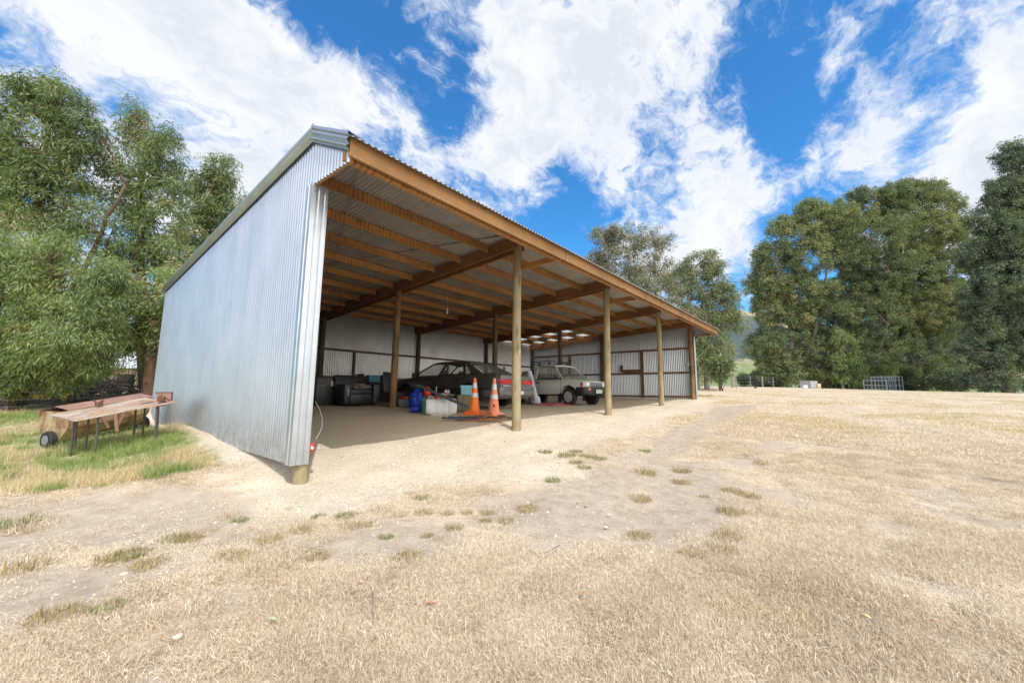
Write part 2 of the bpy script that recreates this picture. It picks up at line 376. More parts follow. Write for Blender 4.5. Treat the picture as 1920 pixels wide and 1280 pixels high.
def f_ground(N):
    co = obj_co(N)
    at = N.n('ShaderNodeAttribute', attribute_name='zone')
    sp = N.n('ShaderNodeSeparateColor', {0: at.outputs['Color']})
    grav, dirt, green = sp.outputs[0], sp.outputs[1], sp.outputs[2]
    floor_lift = at.outputs['Alpha']
    nb = N.noise(co, 1.3, 8, .66); nm = N.noise(co, 7, 7, .65); nf = N.noise(co, 45, 5, .7); nf2 = N.noise(co, 160, 3, .6)
    def edge(msk, amp=.85, lo=.36, hi=.64):
        k = N.math('ADD', msk, N.math('MULTIPLY', N.math('SUBTRACT', N.math('ADD', N.math('MULTIPLY', nb, .5), N.math('MULTIPLY', nm, .5)), .5), amp*2))
        return N.n('ShaderNodeMapRange', {'Value': k, 'From Min': lo, 'From Max': hi}, interpolation_type='SMOOTHSTEP').outputs[0]
    # dry turf thatch
    stx = N.n('ShaderNodeMapping', {'Vector': co, 'Scale': (1, 1, 1)}).outputs[0]
    a1 = N.noise(stx, 85, 4, .75, 1.2)
    thatch = N.ramp(a1, [(.30, (.26, .20, .145)), (.45, (.45, .37, .28)), (.60, (.62, .535, .42)), (.75, (.76, .69, .57))])
    tint = N.ramp(nb, [(.32, (.47, .38, .28)), (.5, (.60, .51, .395)), (.68, (.68, .60, .48))])
    thatch = N.mix(.5, thatch, tint)
    thatch = N.mix(N.n('ShaderNodeMapRange', {'Value': nm, 'From Min': .52, 'From Max': .72, 'To Max': .35}).outputs[0], thatch, (.36, .33, .15))
    # bare earth
    earth = N.ramp(N.math('ADD', N.math('MULTIPLY', nm, .6), N.math('MULTIPLY', nf, .4)), [(.32, (.30, .24, .18)), (.5, (.43, .36, .285)), (.68, (.55, .47, .38))])
    peb = N.n('ShaderNodeTexVoronoi', {'Vector': co, 'Scale': 38, 'Randomness': 1.0}, feature='F1')
    pk = N.n('ShaderNodeMapRange', {'Value': peb.outputs['Distance'], 'From Min': .16, 'From Max': .24, 'To Min': 1.0, 'To Max': 0.0}).outputs[0]
    pc = N.n('ShaderNodeSeparateColor', {0: peb.outputs['Color']}).outputs[0]
    pk = N.math('MULTIPLY', pk, N.n('ShaderNodeMapRange', {'Value': pc, 'From Min': .6, 'From Max': .7}).outputs[0])
    earth = N.mix(N.math('MULTIPLY', pk, .7), earth, (.58, .54, .47))
    # limestone gravel
    gv = N.n('ShaderNodeTexVoronoi', {'Vector': co, 'Scale': 70, 'Randomness': 1.0}, feature='F1')
    gc = N.n('ShaderNodeSeparateColor', {0: gv.outputs['Color']}).outputs[0]
    gcol = N.ramp(gc, [(.0, (.42, .35, .26)), (.4, (.60, .52, .41)), (.8, (.72, .65, .54)), (1., (.82, .77, .67))])
    gcol = N.mix(N.n('ShaderNodeMapRange', {'Value': gv.outputs['Distance'], 'From Min': .35, 'From Max': .6, 'To Max': .55}).outputs[0], gcol, (.36, .29, .20))
    gcol = N.mix(.55, gcol, N.ramp(nb, [(.3, (.46, .385, .285)), (.5, (.60, .52, .41)), (.7, (.69, .62, .51))]))
    gcol = N.mix(N.n('ShaderNodeMapRange', {'Value': nm, 'From Min': .55, 'From Max': .75, 'To Max': .35}).outputs[0], gcol, (.44, .35, .24))
    # green turf
    gr = N.ramp(N.noise(co, 30, 5, .7), [(.3, (.13, .14, .05)), (.5, (.26, .28, .11)), (.7, (.48, .43, .24))])
    gr = N.mix(N.n('ShaderNodeMapRange', {'Value': nm, 'From Min': .45, 'From Max': .62, 'To Max': .8}).outputs[0], gr, thatch)
    c = N.mix(edge(dirt), thatch, earth)
    c = N.mix(edge(green, .5), c, gr)
    c = N.mix(edge(grav, .75), c, gcol)
    # browner gravel inside the shed, colour warmed and lifted to offset the shade
    c = N.mix(N.math('MULTIPLY', edge(floor_lift, .35), .7), c, (.60, .49, .36))
    hgt = N.math('ADD', N.math('MULTIPLY', a1, .5), N.math('ADD', N.math('MULTIPLY', nf, .6), N.math('MULTIPLY', nf2, .4)))
    hgt = N.math('ADD', hgt, N.math('MULTIPLY', nm, 1.6))
    return pbsdf(N, c, .95, 0, bump(N, hgt, .75, .012), **{'Specular IOR Level': .15})
M_ground = mat('field_ground', f_ground)

def f_leaf(cols, rough=.42):
    def f(N):
        a = N.n('ShaderNodeAttribute', attribute_name='tone')
        c = N.ramp(a.outputs['Fac'], cols)
        back = N.n('ShaderNodeNewGeometry').outputs['Backfacing']
        c2 = N.mix(N.math('MULTIPLY', back, .35), c, (.30, .34, .26))
        p = pbsdf(N, c2, rough, 0, None, **{'Specular IOR Level': .5})
        tr = N.n('ShaderNodeBsdfTranslucent', {'Color': N.mix(1.0, c, (1.3, 1.5, .6), 'MULTIPLY')}).outputs[0]
        return N.n('ShaderNodeMixShader', {0: .30, 1: p, 2: tr}).outputs[0]
    return f
GUM = [(0, (.028, .045, .020)), (.35, (.065, .10, .035)), (.65, (.12, .155, .05)), (.85, (.19, .20, .075)), (1, (.33, .22, .10))]
M_leafA = mat('gum_leaves', f_leaf([(0, (0.048, 0.082, 0.031)), (.35, (0.103, 0.165, 0.054)), (.65, (0.180, 0.243, 0.078)), (.86, (0.277, 0.303, 0.107)), (1, (0.369, 0.290, 0.131))]))
M_leafB = mat('bright_gum_leaves', f_leaf([(0, (0.060, 0.098, 0.031)), (.3, (0.134, 0.207, 0.056)), (.6, (0.254, 0.319, 0.093)), (.85, (0.340, 0.402, 0.149)), (1, (0.454, 0.376, 0.149))]))
M_leafC = mat('olive_gum_leaves', f_leaf([(0, (0.062, 0.088, 0.052)), (.35, (0.124, 0.168, 0.088)), (.65, (0.204, 0.248, 0.115)), (.88, (0.300, 0.318, 0.124)), (1, (0.442, 0.336, 0.177))], .5))
M_leafD = mat('brown_gum_leaves', f_leaf([(0, (0.070, 0.084, 0.053)), (.35, (0.154, 0.168, 0.105)), (.65, (0.266, 0.238, 0.154)), (.88, (0.364, 0.280, 0.182)), (1, (0.476, 0.336, 0.210))], .5))
M_leafE = mat('dark_gum_leaves', f_leaf([(0, (0.029, 0.049, 0.033)), (.35, (0.065, 0.101, 0.061)), (.65, (0.122, 0.171, 0.098)), (.9, (0.195, 0.227, 0.122)), (1, (0.276, 0.244, 0.146))], .45))
M_bush = mat('shrub_leaves', f_leaf([(0, (0.060, 0.108, 0.030)), (.5, (0.156, 0.228, 0.060)), (1, (0.300, 0.336, 0.120))], .5))
def f_straw(cols):
    def f(N):
        a = N.n('ShaderNodeAttribute', attribute_name='tone')
        c = N.ramp(a.outputs['Fac'], cols)
        d = N.n('ShaderNodeBsdfDiffuse', {'Color': c}).outputs[0]
        tr = N.n('ShaderNodeBsdfTranslucent', {'Color': c}).outputs[0]
        return N.n('ShaderNodeMixShader', {0: .25, 1: d, 2: tr}).outputs[0]
    return f
M_straw = mat('dry_straw', f_straw([(0, (.35, .265, .18)), (.3, (.61, .495, .35)), (.65, (.82, .71, .55)), (1, (.94, .88, .75))]))
M_mixg = mat('half_dry_grass', f_straw([(0, (.27, .22, .10)), (.3, (.47, .41, .20)), (.6, (.70, .56, .35)), (1, (.88, .77, .56))]))
M_green = mat('green_grass', f_straw([(0, (.13, .19, .055)), (.4, (.25, .34, .10)), (.75, (.40, .46, .19)), (1, (.70, .62, .38))]))

M_tuss = mat('olive_tussock', f_straw([(0, (.09, .11, .035)), (.4, (.20, .24, .075)), (.75, (.36, .36, .15)), (1, (.66, .56, .34))]))
M_tussd = mat('brown_tussock', f_straw([(0, (.16, .12, .045)), (.4, (.34, .27, .11)), (.75, (.58, .44, .22)), (1, (.80, .66, .42))]))
M_black = plain('black_plastic', (.018, .018, .02), .45)
M_rubber = plain('tyre_rubber', (.022, .022, .023), .8, 0, .2, 20)
M_steel = plain('dull_steel', (.42, .43, .45), .4, .8)
M_galv = plain('grey_galvanised_pipe', (.42, .45, .50), .45, .5)
M_dark = plain('dark_void', (.012, .012, .012), .9)
M_chrome = plain('chrome', (.7, .7, .72), .15, 1.0, .03)
M_white = plain('white_plastic', (.72, .73, .74), .4, 0, .05, 3, **{'Subsurface Weight': .0})
M_orange = plain('bright_orange_rubber', (.90, .20, .025), .5, 0, .06, 5)
M_faded = plain('faded_orange_rubber', (.80, .27, .14), .6, 0, .10, 6)
M_reflect = plain('silver_reflective_tape', (.60, .64, .66), .4, .1, .08, 12)
M_red = plain('red_plastic', (.72, .05, .03), .4, 0, .1)
M_blue = plain('blue_tarp', (.015, .05, .42), .45, 0, .3, 9, .6)
M_lblue = plain('pale_blue_plastic', (.22, .50, .62), .5, 0, .08)
M_teal = plain('teal_plastic', (.07, .24, .32), .5, 0, .1)
M_greenp = plain('green_plastic', (.03, .33, .22), .45, 0, .1)
M_khaki = plain('khaki_fibreboard', (.22, .20, .12), .7, 0, .15)
M_greyp = plain('grey_plastic', (.13, .15, .17), .5)
M_vinyl = plain('black_vinyl', (.012, .012, .013), .42, 0, .2, 6, .3)
M_vinyl2 = plain('charcoal_vinyl', (.035, .034, .04), .45, 0, .2, 6, .3)
M_cloth = plain('brown_cloth', (.20, .16, .145), .9, 0, .35, 14, .8)
M_matt = plain('blue_grey_ticking', (.58, .64, .72), .85, 0, .16, 10, .4)
M_plank = plain('dark_weathered_plank', (.085, .08, .082), .7, 0, .3, 6, .3)
M_label = plain('white_label', (.7, .7, .68), .6)
M_lamp_red = plain('red_lens', (.50, .012, .012), .2, 0, .1)
M_lamp_or = plain('amber_lens', (.75, .22, .04), .25)
M_lamp_cl = plain('clear_lens', (.62, .66, .64), .15)
M_ute = dusty('cream_car_paint', (.74, .75, .69), .28, 0, (.50, .46, .39), .35, .4)
M_sedan = dusty('black_car_paint', (.020, .021, .022), .22, .1, (.21, .19, .16), .50, .5)
M_sedan2 = dusty('grey_boot_paint', (.13, .135, .14), .3, .3, (.32, .29, .25), .55, .3)
M_seat = plain('grey_seat_cloth', (.09, .09, .095), .9)
M_conc = plain('weathered_concrete', (.36, .36, .35), .9, 0, .2, 4, .4)
def f_glass(tint, dust):
    def f(N):
        tr = N.n('ShaderNodeBsdfTransparent', {'Color': tint+(1,)}).outputs[0]
        gl = N.n('ShaderNodeBsdfGlossy', {'Color': (.9, .9, .9, 1), 'Roughness': .08}).outputs[0]
        fc = N.n('ShaderNodeLayerWeight', {'Blend': .5}).outputs['Facing']
        fr = N.math('ADD', N.math('MULTIPLY', N.math('POWER', fc, 4.0), .55), .03)
        s_ = N.n('ShaderNodeMixShader', {0: fr, 1: tr, 2: gl}).outputs[0]
        nn = N.noise(obj_co(N), 3, 5, .65)
        k = N.n('ShaderNodeMapRange', {'Value': nn, 'From Min': .35, 'From Max': .7, 'To Min': dust*.4, 'To Max': dust}).outputs[0]
        df = N.n('ShaderNodeBsdfDiffuse', {'Color': (.33, .30, .26, 1)}).outputs[0]
        return N.n('ShaderNodeMixShader', {0: k, 1: s_, 2: df}).outputs[0]
    return f
M_glass = mat('window_glass', f_glass((.96, .97, .96), .10))
M_glassd = mat('dusty_window_glass', f_glass((.86, .87, .85), .40))
def f_bulb(N):
    return pbsdf(N, (.85, .85, .82), .15, 0, None, **{'Transmission Weight': .3})
M_bulb = mat('bulb_glass', f_bulb)
def f_rust(N):
    co = obj_co(N); n = N.noise(co, 3.2, 8, .68); b = N.noise(co, 14, 5, .6)
    c = N.ramp(n, [(.30, (.46, .45, .42)), (.46, (.50, .44, .37)), (.54, (.36, .22, .16)), (.62, (.52, .36, .20)), (.75, (.30, .15, .12))])
    return pbsdf(N, N.mix(N.math('MULTIPLY', b, .25), c, (.34, .20, .13)), .62, .15, bump(N, b, .3, .004))
M_rusttop = mat('rusty_steel_plate', f_rust)
M_rust = plain('rusty_iron', (.15, .075, .05), .8, .1, .35, 10, .4)
M_rustpink = plain('faded_red_oxide', (.29, .165, .13), .7, .05, .25, 5, .2)
def f_drum(N):
    co = obj_co(N); n = N.noise(co, 2.2, 7, .7)
    c = N.ramp(n, [(.33, (.46, .42, .29)), (.46, (.42, .31, .16)), (.56, (.25, .14, .07)), (.72, (.13, .075, .045))])
    return pbsdf(N, c, .6, .1, bump(N, n, .4, .006))
M_drum = mat('rusty_yellow_drum', f_drum)
M_stone = plain('limestone', (.68, .62, .52), .9, 0, .2, 20, .5)
M_stoneb = plain('brown_stone', (.40, .30, .20), .9, 0, .2, 20, .5)
M_stoneg = plain('grey_stone', (.42, .40, .37), .9, 0, .2, 20, .5)

# ------------------------------------------------------------------ ground
def poly_mask(poly, X, Y, soft):
    """1 inside, 0 outside, linear over +-soft metres round the outline"""
    P = np.array([hit(*p)[:2] if len(p) == 2 else p[:2] for p in poly])
    ins = np.zeros(X.shape, bool); D = np.full(X.shape, 1e9)
    for i in range(len(P)):
        a = P[i]; b = P[(i+1) % len(P)]
        c = ((a[1] > Y) != (b[1] > Y)) & (X < (b[0]-a[0])*(Y-a[1])/((b[1]-a[1]) if b[1] != a[1] else 1e-9)+a[0]); ins ^= c
        t = np.clip(((X-a[0])*(b[0]-a[0])+(Y-a[1])*(b[1]-a[1]))/(np.sum((b-a)**2)+1e-9), 0, 1)
        D = np.minimum(D, np.hypot(X-(a[0]+t*(b[0]-a[0])), Y-(a[1]+t*(b[1]-a[1]))))
    sd = np.where(ins, D, -D)
    return np.clip(.5+sd/(2*soft), 0, 1)
W3 = lambda x, y: (x, y, 0)
GRAV = [W3(-.35, 9.5), (352, 798), (385, 830), (440, 885), (490, 940), (520, 985), (600, 980), (700, 950), (770, 922), (850, 905), (960, 910), (1060, 905), (1105, 882), (1060, 862), (1120, 832), (1215, 800), (1265, 780), W3(17.6, -1.0), W3(18.6, -.3), W3(18.6, 10.5), W3(-.35, 10.5)]
DIRTS = [[(500, 1035), (640, 1005), (700, 975), (760, 972), (860, 985), (905, 1010), (840, 1052), (700, 1072), (610, 1062)],
         [(880, 935), (1000, 912), (1110, 880), (1230, 862), (1330, 868), (1400, 905), (1385, 960), (1345, 1030), (1240, 1035), (1170, 1010), (1090, 1030), (1010, 1035), (900, 980)],
         [(-80, 1110), (140, 1062), (300, 1035), (365, 1050), (330, 1085), (240, 1130), (70, 1185), (-120, 1210)],
         [(-80, 1000), (60, 985), (160, 990), (130, 1025), (20, 1060), (-100, 1075)],
         [(1150, 868), (1215, 820), (1300, 790), (1340, 762), (1425, 757), (1400, 775), (1330, 800), (1300, 850), (1230, 862)],
         [(330, 1130), (460, 1105), (480, 1120), (380, 1160)]]
THIN = [(-120, 935), (200, 925), (430, 890), (500, 960), (560, 1010), (420, 1060), (260, 1060), (0, 1060), (-120, 1090)]
GREEN = [W3(-14, 13.5), W3(-.2, 13.5), W3(-.25, 5.4), (352, 800), (425, 858), (427, 880), (330, 890), (215, 913), (100, 925), (0, 930), (-140, 935), W3(-14, 0)]
def zones(X, Y):
    g = poly_mask(GRAV, X, Y, .55)
    d = np.zeros(X.shape)
    for p in DIRTS: d = np.maximum(d, poly_mask(p, X, Y, .42))
    d = np.maximum(d, 0.68*poly_mask(THIN, X, Y, .3))
    nr_ = (np.hypot(X-CAM[0], Y-CAM[1]) < 16)
    sp_ = np.zeros(X.shape); sp_[nr_] = [mnoise.noise(Vector((a*1.25, b*1.25, 4.4)))+.5*mnoise.noise(Vector((a*3.4, b*3.4, 7.7))) for a, b in zip(X[nr_], Y[nr_])]
    d = np.maximum(d, np.clip((sp_-.22)*2.2, 0, .62))
    e = poly_mask(GREEN, X, Y, .3)
    # greener turf round the shed's far end and out by the trees
    e = np.maximum(e, .48*np.clip(1-np.hypot((X-21)/3.5, (Y-3.0)/6), 0, 1)*1.6)
    e = np.maximum(e, np.where(Y > 13, .8, 0)*np.clip((Y-13)/3, 0, 1))
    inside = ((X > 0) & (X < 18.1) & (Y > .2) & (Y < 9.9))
    floor_msk = np.where(inside, .9, 0.0)*np.clip((Y-.2)/2.2, 0, 1)
    return g, d, np.clip(e, 0, 1), floor_msk
def bumps(X, Y):
    """small humps and hollows of a real paddock"""
    v = np.zeros(X.shape)
    for k, (fq, am) in enumerate(((.9, .018), (2.1, .010), (4.7, .006), (9.5, .0035))):
        a = rng.uniform(0, 6.28, 6); 
        for j in range(6):
            q = a[j]; v += am/2.2*np.sin(fq*(X*math.cos(q)+Y*math.sin(q))*2.1+a[(j+3) % 6]*3 + 1.7*np.sin(fq*.37*(X*math.sin(q)-Y*math.cos(q))))
    return v
def gaxis(lo, hi, st, far, g):
    a = list(np.arange(lo, hi+1e-6, st)); s_ = st
    while a[-1] < far: s_ *= g; a.append(a[-1]+s_)
    s_ = st
    while a[0] > -far: s_ *= g; a.insert(0, a[0]-s_)
    return np.array(a)
gx = gaxis(-5, 20, .085, 4500, 1.10); gy = gaxis(-8, 12, .085, 4500, 1.10)
X, Y = np.meshgrid(gx, gy)
near = np.clip(1-(np.maximum(np.abs(X-8)-14, 0)+np.maximum(np.abs(Y-2)-11, 0))/12, 0, 1)
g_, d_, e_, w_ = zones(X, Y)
BMP_state = rng.bit_generator.state
inshed = ((X > -.15) & (X < 18.3) & (Y > .3) & (Y < 10)).astype(float)
Z = H(X, Y) + bumps(X, Y)*near*(1-.6*inshed) - .02*np.clip(d_*1.3-.3, 0, 1)
nx, ny = len(gx), len(gy)
V = np.stack([X.ravel(), Y.ravel(), Z.ravel()], 1)
ii, jj = np.meshgrid(np.arange(nx-1), np.arange(ny-1)); k0 = (jj*nx+ii).ravel()
F = np.stack([k0, k0+1, k0+nx+1, k0+nx], 1)
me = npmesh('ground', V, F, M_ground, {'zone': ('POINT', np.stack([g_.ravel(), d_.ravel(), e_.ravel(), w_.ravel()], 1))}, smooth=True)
gob = link('ground', me)
tag(gob, 'dry straw coloured paddock with bare earth and pale gravel', kind='structure')

# ------------------------------------------------------------------ the open-fronted shed
X1, X2, X3, X4 = 4.6, 9.005, 13.58, 18.0
DEP = 9.8
PX = [X1, X2, X3, X4]
ZR = 3.99                                         # sheet height over the front posts
def zroof(y): return ZR-.059*y if y > 0 else ZR + .53*y
EAVE = -1.03
shed = empty('open_fronted_shed', (0, 0, 0), 0, 'long galvanised iron farm shed, its timber-posted front open to the gravel', 'shed')
def corr(name, mat_, us, pos, lo, hi, nrm_, rows=2, amp=.0135, pitch=.086, lap=0):
    """corrugated sheet: us along the waves; pos(u, v) -> point; lo/hi(u) ends"""
    us = np.asarray(us); n_ = np.array(nrm_, float)
    rw = []
    for k in range(rows):
        t = k/(rows-1)
        row = []
        for u in us:
            a = amp*math.cos(2*math.pi*u/pitch)
            if lap and (u % .774) < .11: a += .0022
            p = np.array(pos(u, lo(u)+(hi(u)-lo(u))*t), float)+n_*a
            row.append(p)
        rw.append(row)
    ny_ = len(us); Vv = np.array([p for r_ in rw for p in r_])
    Ff = [(i*ny_+j, i*ny_+j+1, (i+1)*ny_+j+1, (i+1)*ny_+j) for i in range(rows-1) for j in range(ny_-1)]
    o = link(name, npmesh(name, Vv, Ff, mat_, smooth=True), shed); return o
def wave(a, b, st=.086/8): return np.arange(a, b+1e-6, st)
# end walls, the wings reach forward under the eave
def endwall(x, sgn, lab, zb):
    lo = lambda y: 3.20+.045*(y/-1.0)*-1 if y < -.02 else zb(y)
    hi = lambda y: zroof(y)-.03
    return corr('end_wall', M_zinc, wave(EAVE+.05, DEP), lambda u, v: (x, u, v), lo, hi, (sgn, 0, 0), lap=1)
endwall(0, -1, '', lambda y: -.495 if y < 7 else -.46)['label'] = 'near end wall of bright corrugated iron facing the bench'
endwall(X4+.03, 1, '', lambda y: .20)['label'] = 'far end wall of corrugated iron beyond the cream utility'
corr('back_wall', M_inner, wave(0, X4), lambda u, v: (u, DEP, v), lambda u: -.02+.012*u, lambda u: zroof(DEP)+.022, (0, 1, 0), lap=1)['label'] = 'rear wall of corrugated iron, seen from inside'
# roof: long slope to the rear, short slope to the eave
gap = lambda x: False
us = wave(-.06, X4+.12)
def roofsheet(name, ya, yb, xa=None, xb=None):
    uu = wave(xa if xa is not None else -.06, xb if xb is not None else X4+.12)
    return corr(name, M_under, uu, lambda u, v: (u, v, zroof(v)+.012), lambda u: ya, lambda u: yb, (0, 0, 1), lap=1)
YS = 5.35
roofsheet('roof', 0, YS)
# two clear sheets near the far end let daylight onto the purlins
SKYL = [(15.05, 15.85), (16.85, 17.65)]
xa = None
for a, b in SKYL:
    roofsheet('roof', YS, DEP+.12, xa, a)
    xa = b
roofsheet('roof', YS, DEP+.12, xa, X4+.12)
def f_clear(N):
    return N.n('ShaderNodeMixShader', {0: .90, 1: N.n('ShaderNodeBsdfTransparent', {'Color': (.95, .93, .88, 1)}).outputs[0], 2: N.n('ShaderNodeBsdfTranslucent', {'Color': (.50, .47, .41, 1)}).outputs[0]}).outputs[0]
M_clear = mat('clear_roof_sheet', f_clear)
for a, b in SKYL:
    o = corr('skylight', M_clear, wave(a, b), lambda u, v: (u, v, zroof(v)+.018), lambda u: YS, lambda u: DEP+.10, (0, 0, 1))
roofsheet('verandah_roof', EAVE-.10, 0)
# ribbed barge flashing over the near gable: folded down the wall
def barge(x, s_, lab):
    prof = [(-.0, .035), (.030, .048), (.05, .035), (.045, .0), (.028, -.02), (.045, -.04), (.062, -.065), (.045, -.09), (.026, -.11), (.045, -.135), (.062, -.155), (.045, -.172), (.026, -.187), (.03, -.20)]
    rows = []
    for y in (DEP+.16, DEP+.15, 7, 4, 2, .3, 0.0):
        rows.append([(x+s_*(a+.004), y, zroof(max(y, 0))+b+.02) for a, b in prof])
    for y in (-.004, -.35, -.7, EAVE-.02):
        rows.append([(x+s_*(a+.004), y, zroof(y)+b+.02) for a, b in prof])
    o = MB().grid(rows).build('barge_flashing', M_flash, shed, True, lab, ang=25)
    o2 = MB()
    rows2 = [[(x+s_*(-.14), y, zroof(y)+.05), (x+s_*(-.08), y, zroof(y)+.052), (x+s_*.004, y, zroof(y)+.056)] for y in (DEP+.15, 5, .01)]
    o2.grid(rows2); rows2 = [[(x+s_*(-.14), y, zroof(y)+.05), (x+s_*(-.08), y, zroof(y)+.052), (x+s_*.004, y, zroof(y)+.056)] for y in (-.01, EAVE-.02)]
    o2.grid(rows2); o2.build('barge_cap', M_flash, shed)
barge(-.012, -1, 'ribbed barge flashing over the near gable')
barge(X4+.05, 1, 'barge flashing over the far gable')
# ridge roll
rr = MB(); rr.tube([(-.07, 0, ZR+.045), (X4+.1, 0, ZR+.045)], .035, 10)
rr.build('ridge_roll', M_flash, shed, True)
# corner flashing returns round the front posts
def corner(x0, s_, zb, zt, lab):
    pr = [(-.014, .145), (-.018, .135), (-.018, .09), (-.028, .078), (-.028, .055), (-.016, .045), (-.020, -.034), (.040, -.040), (.052, -.030), (.072, -.030), (.084, -.040), (.125, -.040), (.137, -.030), (.155, -.030), (.167, -.040), (.200, -.040), (.206, -.028)]
    rows = []
    for z in np.linspace(zb, zt, 2): rows.append([(x0+s_*a, b, z) for a, b in pr])
    MB().grid(rows).build('corner_flashing', M_flash, shed, True, lab, ang=20)
corner(0, 1, -.505, 3.215, 'pale folded corner flashing beside the exposed post base')
corner(X4+.03, -1, .16, 3.2, 'narrow folded corner flashing at the far corner')
# posts
def post(x, y, zt, r_, mt, lab, seed, lean=(0, 0)):
    zb = hz(x, y)-.4; rs = random.Random(int(seed)); pts = []; rad = []
    for k in range(15):
        t = k/14; z = zb+(zt-zb)*t
        pts.append((x+lean[0]*t+.006*math.sin(t*5+seed), y+lean[1]*t+.006*math.cos(t*4+seed*2), z))
        rad.append(r_*(1.10-.14*t)*(1+.018*rs.uniform(-1, 1)))
    o = MB().tube(pts, rad, 20).build('post', mt, shed, True, lab)
    return o
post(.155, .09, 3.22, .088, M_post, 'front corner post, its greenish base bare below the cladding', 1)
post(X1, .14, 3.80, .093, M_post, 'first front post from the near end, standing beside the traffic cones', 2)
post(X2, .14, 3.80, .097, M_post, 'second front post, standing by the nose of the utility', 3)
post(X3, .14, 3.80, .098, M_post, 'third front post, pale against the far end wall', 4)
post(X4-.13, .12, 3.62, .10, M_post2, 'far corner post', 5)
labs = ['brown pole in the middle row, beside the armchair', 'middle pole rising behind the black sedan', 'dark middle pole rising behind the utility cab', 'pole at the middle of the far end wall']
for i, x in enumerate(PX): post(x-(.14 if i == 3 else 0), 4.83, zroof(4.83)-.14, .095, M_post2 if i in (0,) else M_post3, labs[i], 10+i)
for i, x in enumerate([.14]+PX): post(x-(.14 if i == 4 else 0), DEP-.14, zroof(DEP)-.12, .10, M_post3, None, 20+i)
# rafters: a pair of planks on either side of each post
def slopebeam(name, x, t_, ya, yb, drop, dep, mt, lab=None):
    prof = [(ya, zroof(ya)-drop), (yb, zroof(yb)-drop), (yb, zroof(yb)-drop-dep), (ya, zroof(ya)-drop-dep)]
    mb = MB(); mb.prism(prof, x-t_/2, x+t_/2, (1, 2, 0)); return mb.build(name, mt, shed, False, lab, bev=.004)
for i, x in enumerate(PX[:3]):
    for s_ in (-1, 1):
        slopebeam('rafter', x+s_*.122, .05, .02 if s_ < 0 else .06, DEP-.02, .04, .29, M_rafter)
slopebeam('rafter', .16+.12, .05, .05, DEP-.02, .04, .27, M_rafter)
slopebeam('rafter', X4-.27, .05, .02, DEP-.02, .04, .29, M_rafter)
# purlins, bay by bay, with hangers
bays = [(.305, X1-.147), (X1+.147, X2-.147), (X2+.147, X3-.147), (X3+.147, X4-.295)]
for bi, (a, b) in enumerate(bays):
    for k in range(10):
        y = .97+k*.985
        if y > DEP-.1: continue
        yy = y + .02*math.sin(k*3+bi)
        zt = zroof(yy)-.004
        mb = MB(); mb.box(((a+b)/2, yy, zt-.088), (b-a, .048, .170))
        mb.build('purlin', M_purlin, shed, bev=.003)
hg = None
for bi, (a, b) in enumerate(bays[:3]):
    for k in range(8):
        y = .97+k*.985; zt = zroof(y)
        mb = MB(); mb.box((b-.012, y-.029, zt-.12), (.03, .004, .12)); mb.box((b-.02, y, zt-.178), (.05, .056, .004))
        mb.build('joist_hanger', M_galv, shed)
# front beams
ej = [-.02, X1+.23, X2+.23, X3+.23, X4+.09]
for i in range(4):
    a, b = ej[i]+.004, ej[i+1]-.004
    z1 = zroof(EAVE)-.012
    MB().box(((a+b)/2, EAVE+.025, z1-.105), (b-a, .045, .225)).build('fascia', M_fascia, shed, bev=.004)
    MB().box(((a+b)/2, EAVE+.14, z1-.17), (b-a, .09, .13)).build('eave_beam', M_purlin, shed, bev=.004)
for i, (a, b) in enumerate(bays):
    MB().box(((a+b)/2, .055, zroof(.05)-.10), (b-a, .048, .165)).build('ridge_purlin', M_purlin, shed, bev=.003)
# outriggers carrying the eave, and the sloping stubs above
for x in PX[:3]:
    mb = MB(); mb.bar((x+.125, .18, 3.275), (x+.125, EAVE+.05, 3.29), .045, .135); mb.build('outrigger', M_purlin, shed, bev=.003)
    mb = MB(); mb.bar((x+.17, -.55, 3.36), (x+.17, EAVE+.09, 3.47), .045, .07); mb.build('outrigger_cleat', M_fascia, shed)
    mb = MB(); mb.box((x+.235, EAVE-.004, zroof(EAVE)-.125), (.055, .02, .24)); mb.build('fascia_cover', M_post, shed, bev=.002)
# timber trims under the two wings
for x, nm in ((.035, 'near'), (X4-.0, 'far')):
    MB().bar((x, .02, 3.235), (x, EAVE+.06, 3.205), .045, .05).build('wing_trim', M_fascia, shed, bev=.003)
    MB().box((x+(.05 if nm == 'near' else -.06), .0, 3.36), (.05, .05, .30)).build('wing_stud', M_fascia, shed, bev=.003)
# girts and studs
def girt(a, b, hh=.09, t_=.045): 
    MB().bar(a, b, t_, hh).build('girt', M_girt, shed, bev=.003)
for z, hh in ((2.015, .085), (.945, .085), (.055, .11)):
    girt((.1, DEP-.045, z), (X4-.1, DEP-.045, z), hh)
for z in (2.65, 1.467, .30):
    for a, b in ((.2, 4.72), (4.94, DEP-.25)):
        girt((X4-.035, a, z), (X4-.035, b, z))
for z in (2.0, .9, -.28):
    girt((.06, .25, z), (.06, DEP-.2, z))
for x, z0, z1 in ((5.95, 0.05, 2.0), (10.9, .1, 1.9), (15.2, .1, 1.9)):
    MB().bar((x, DEP-.06, z0), (x, DEP-.06, z1), .09, .045, (0, 1, 0)).build('stud', M_girt, shed)
for y, z0, z1 in ((2.6, .2, 2.62), (7.0, 1.5, 2.62)):
    MB().bar((X4-.05, y, z0), (X4-.05, y, z1), .045, .14, (0, 1, 0)).build('stud', M_girt, shed, bev=.003)
# the small L-shaped bracket of boards fixed to the far wall
mb = MB(); mb.box((X4-.085, 3.12, 1.60), (.03, 1.05, .17)); mb.box((X4-.085, 3.72, 1.75), (.035, .13, .36))
mb.build('wall_bracket', M_girt, shed, bev=.003)
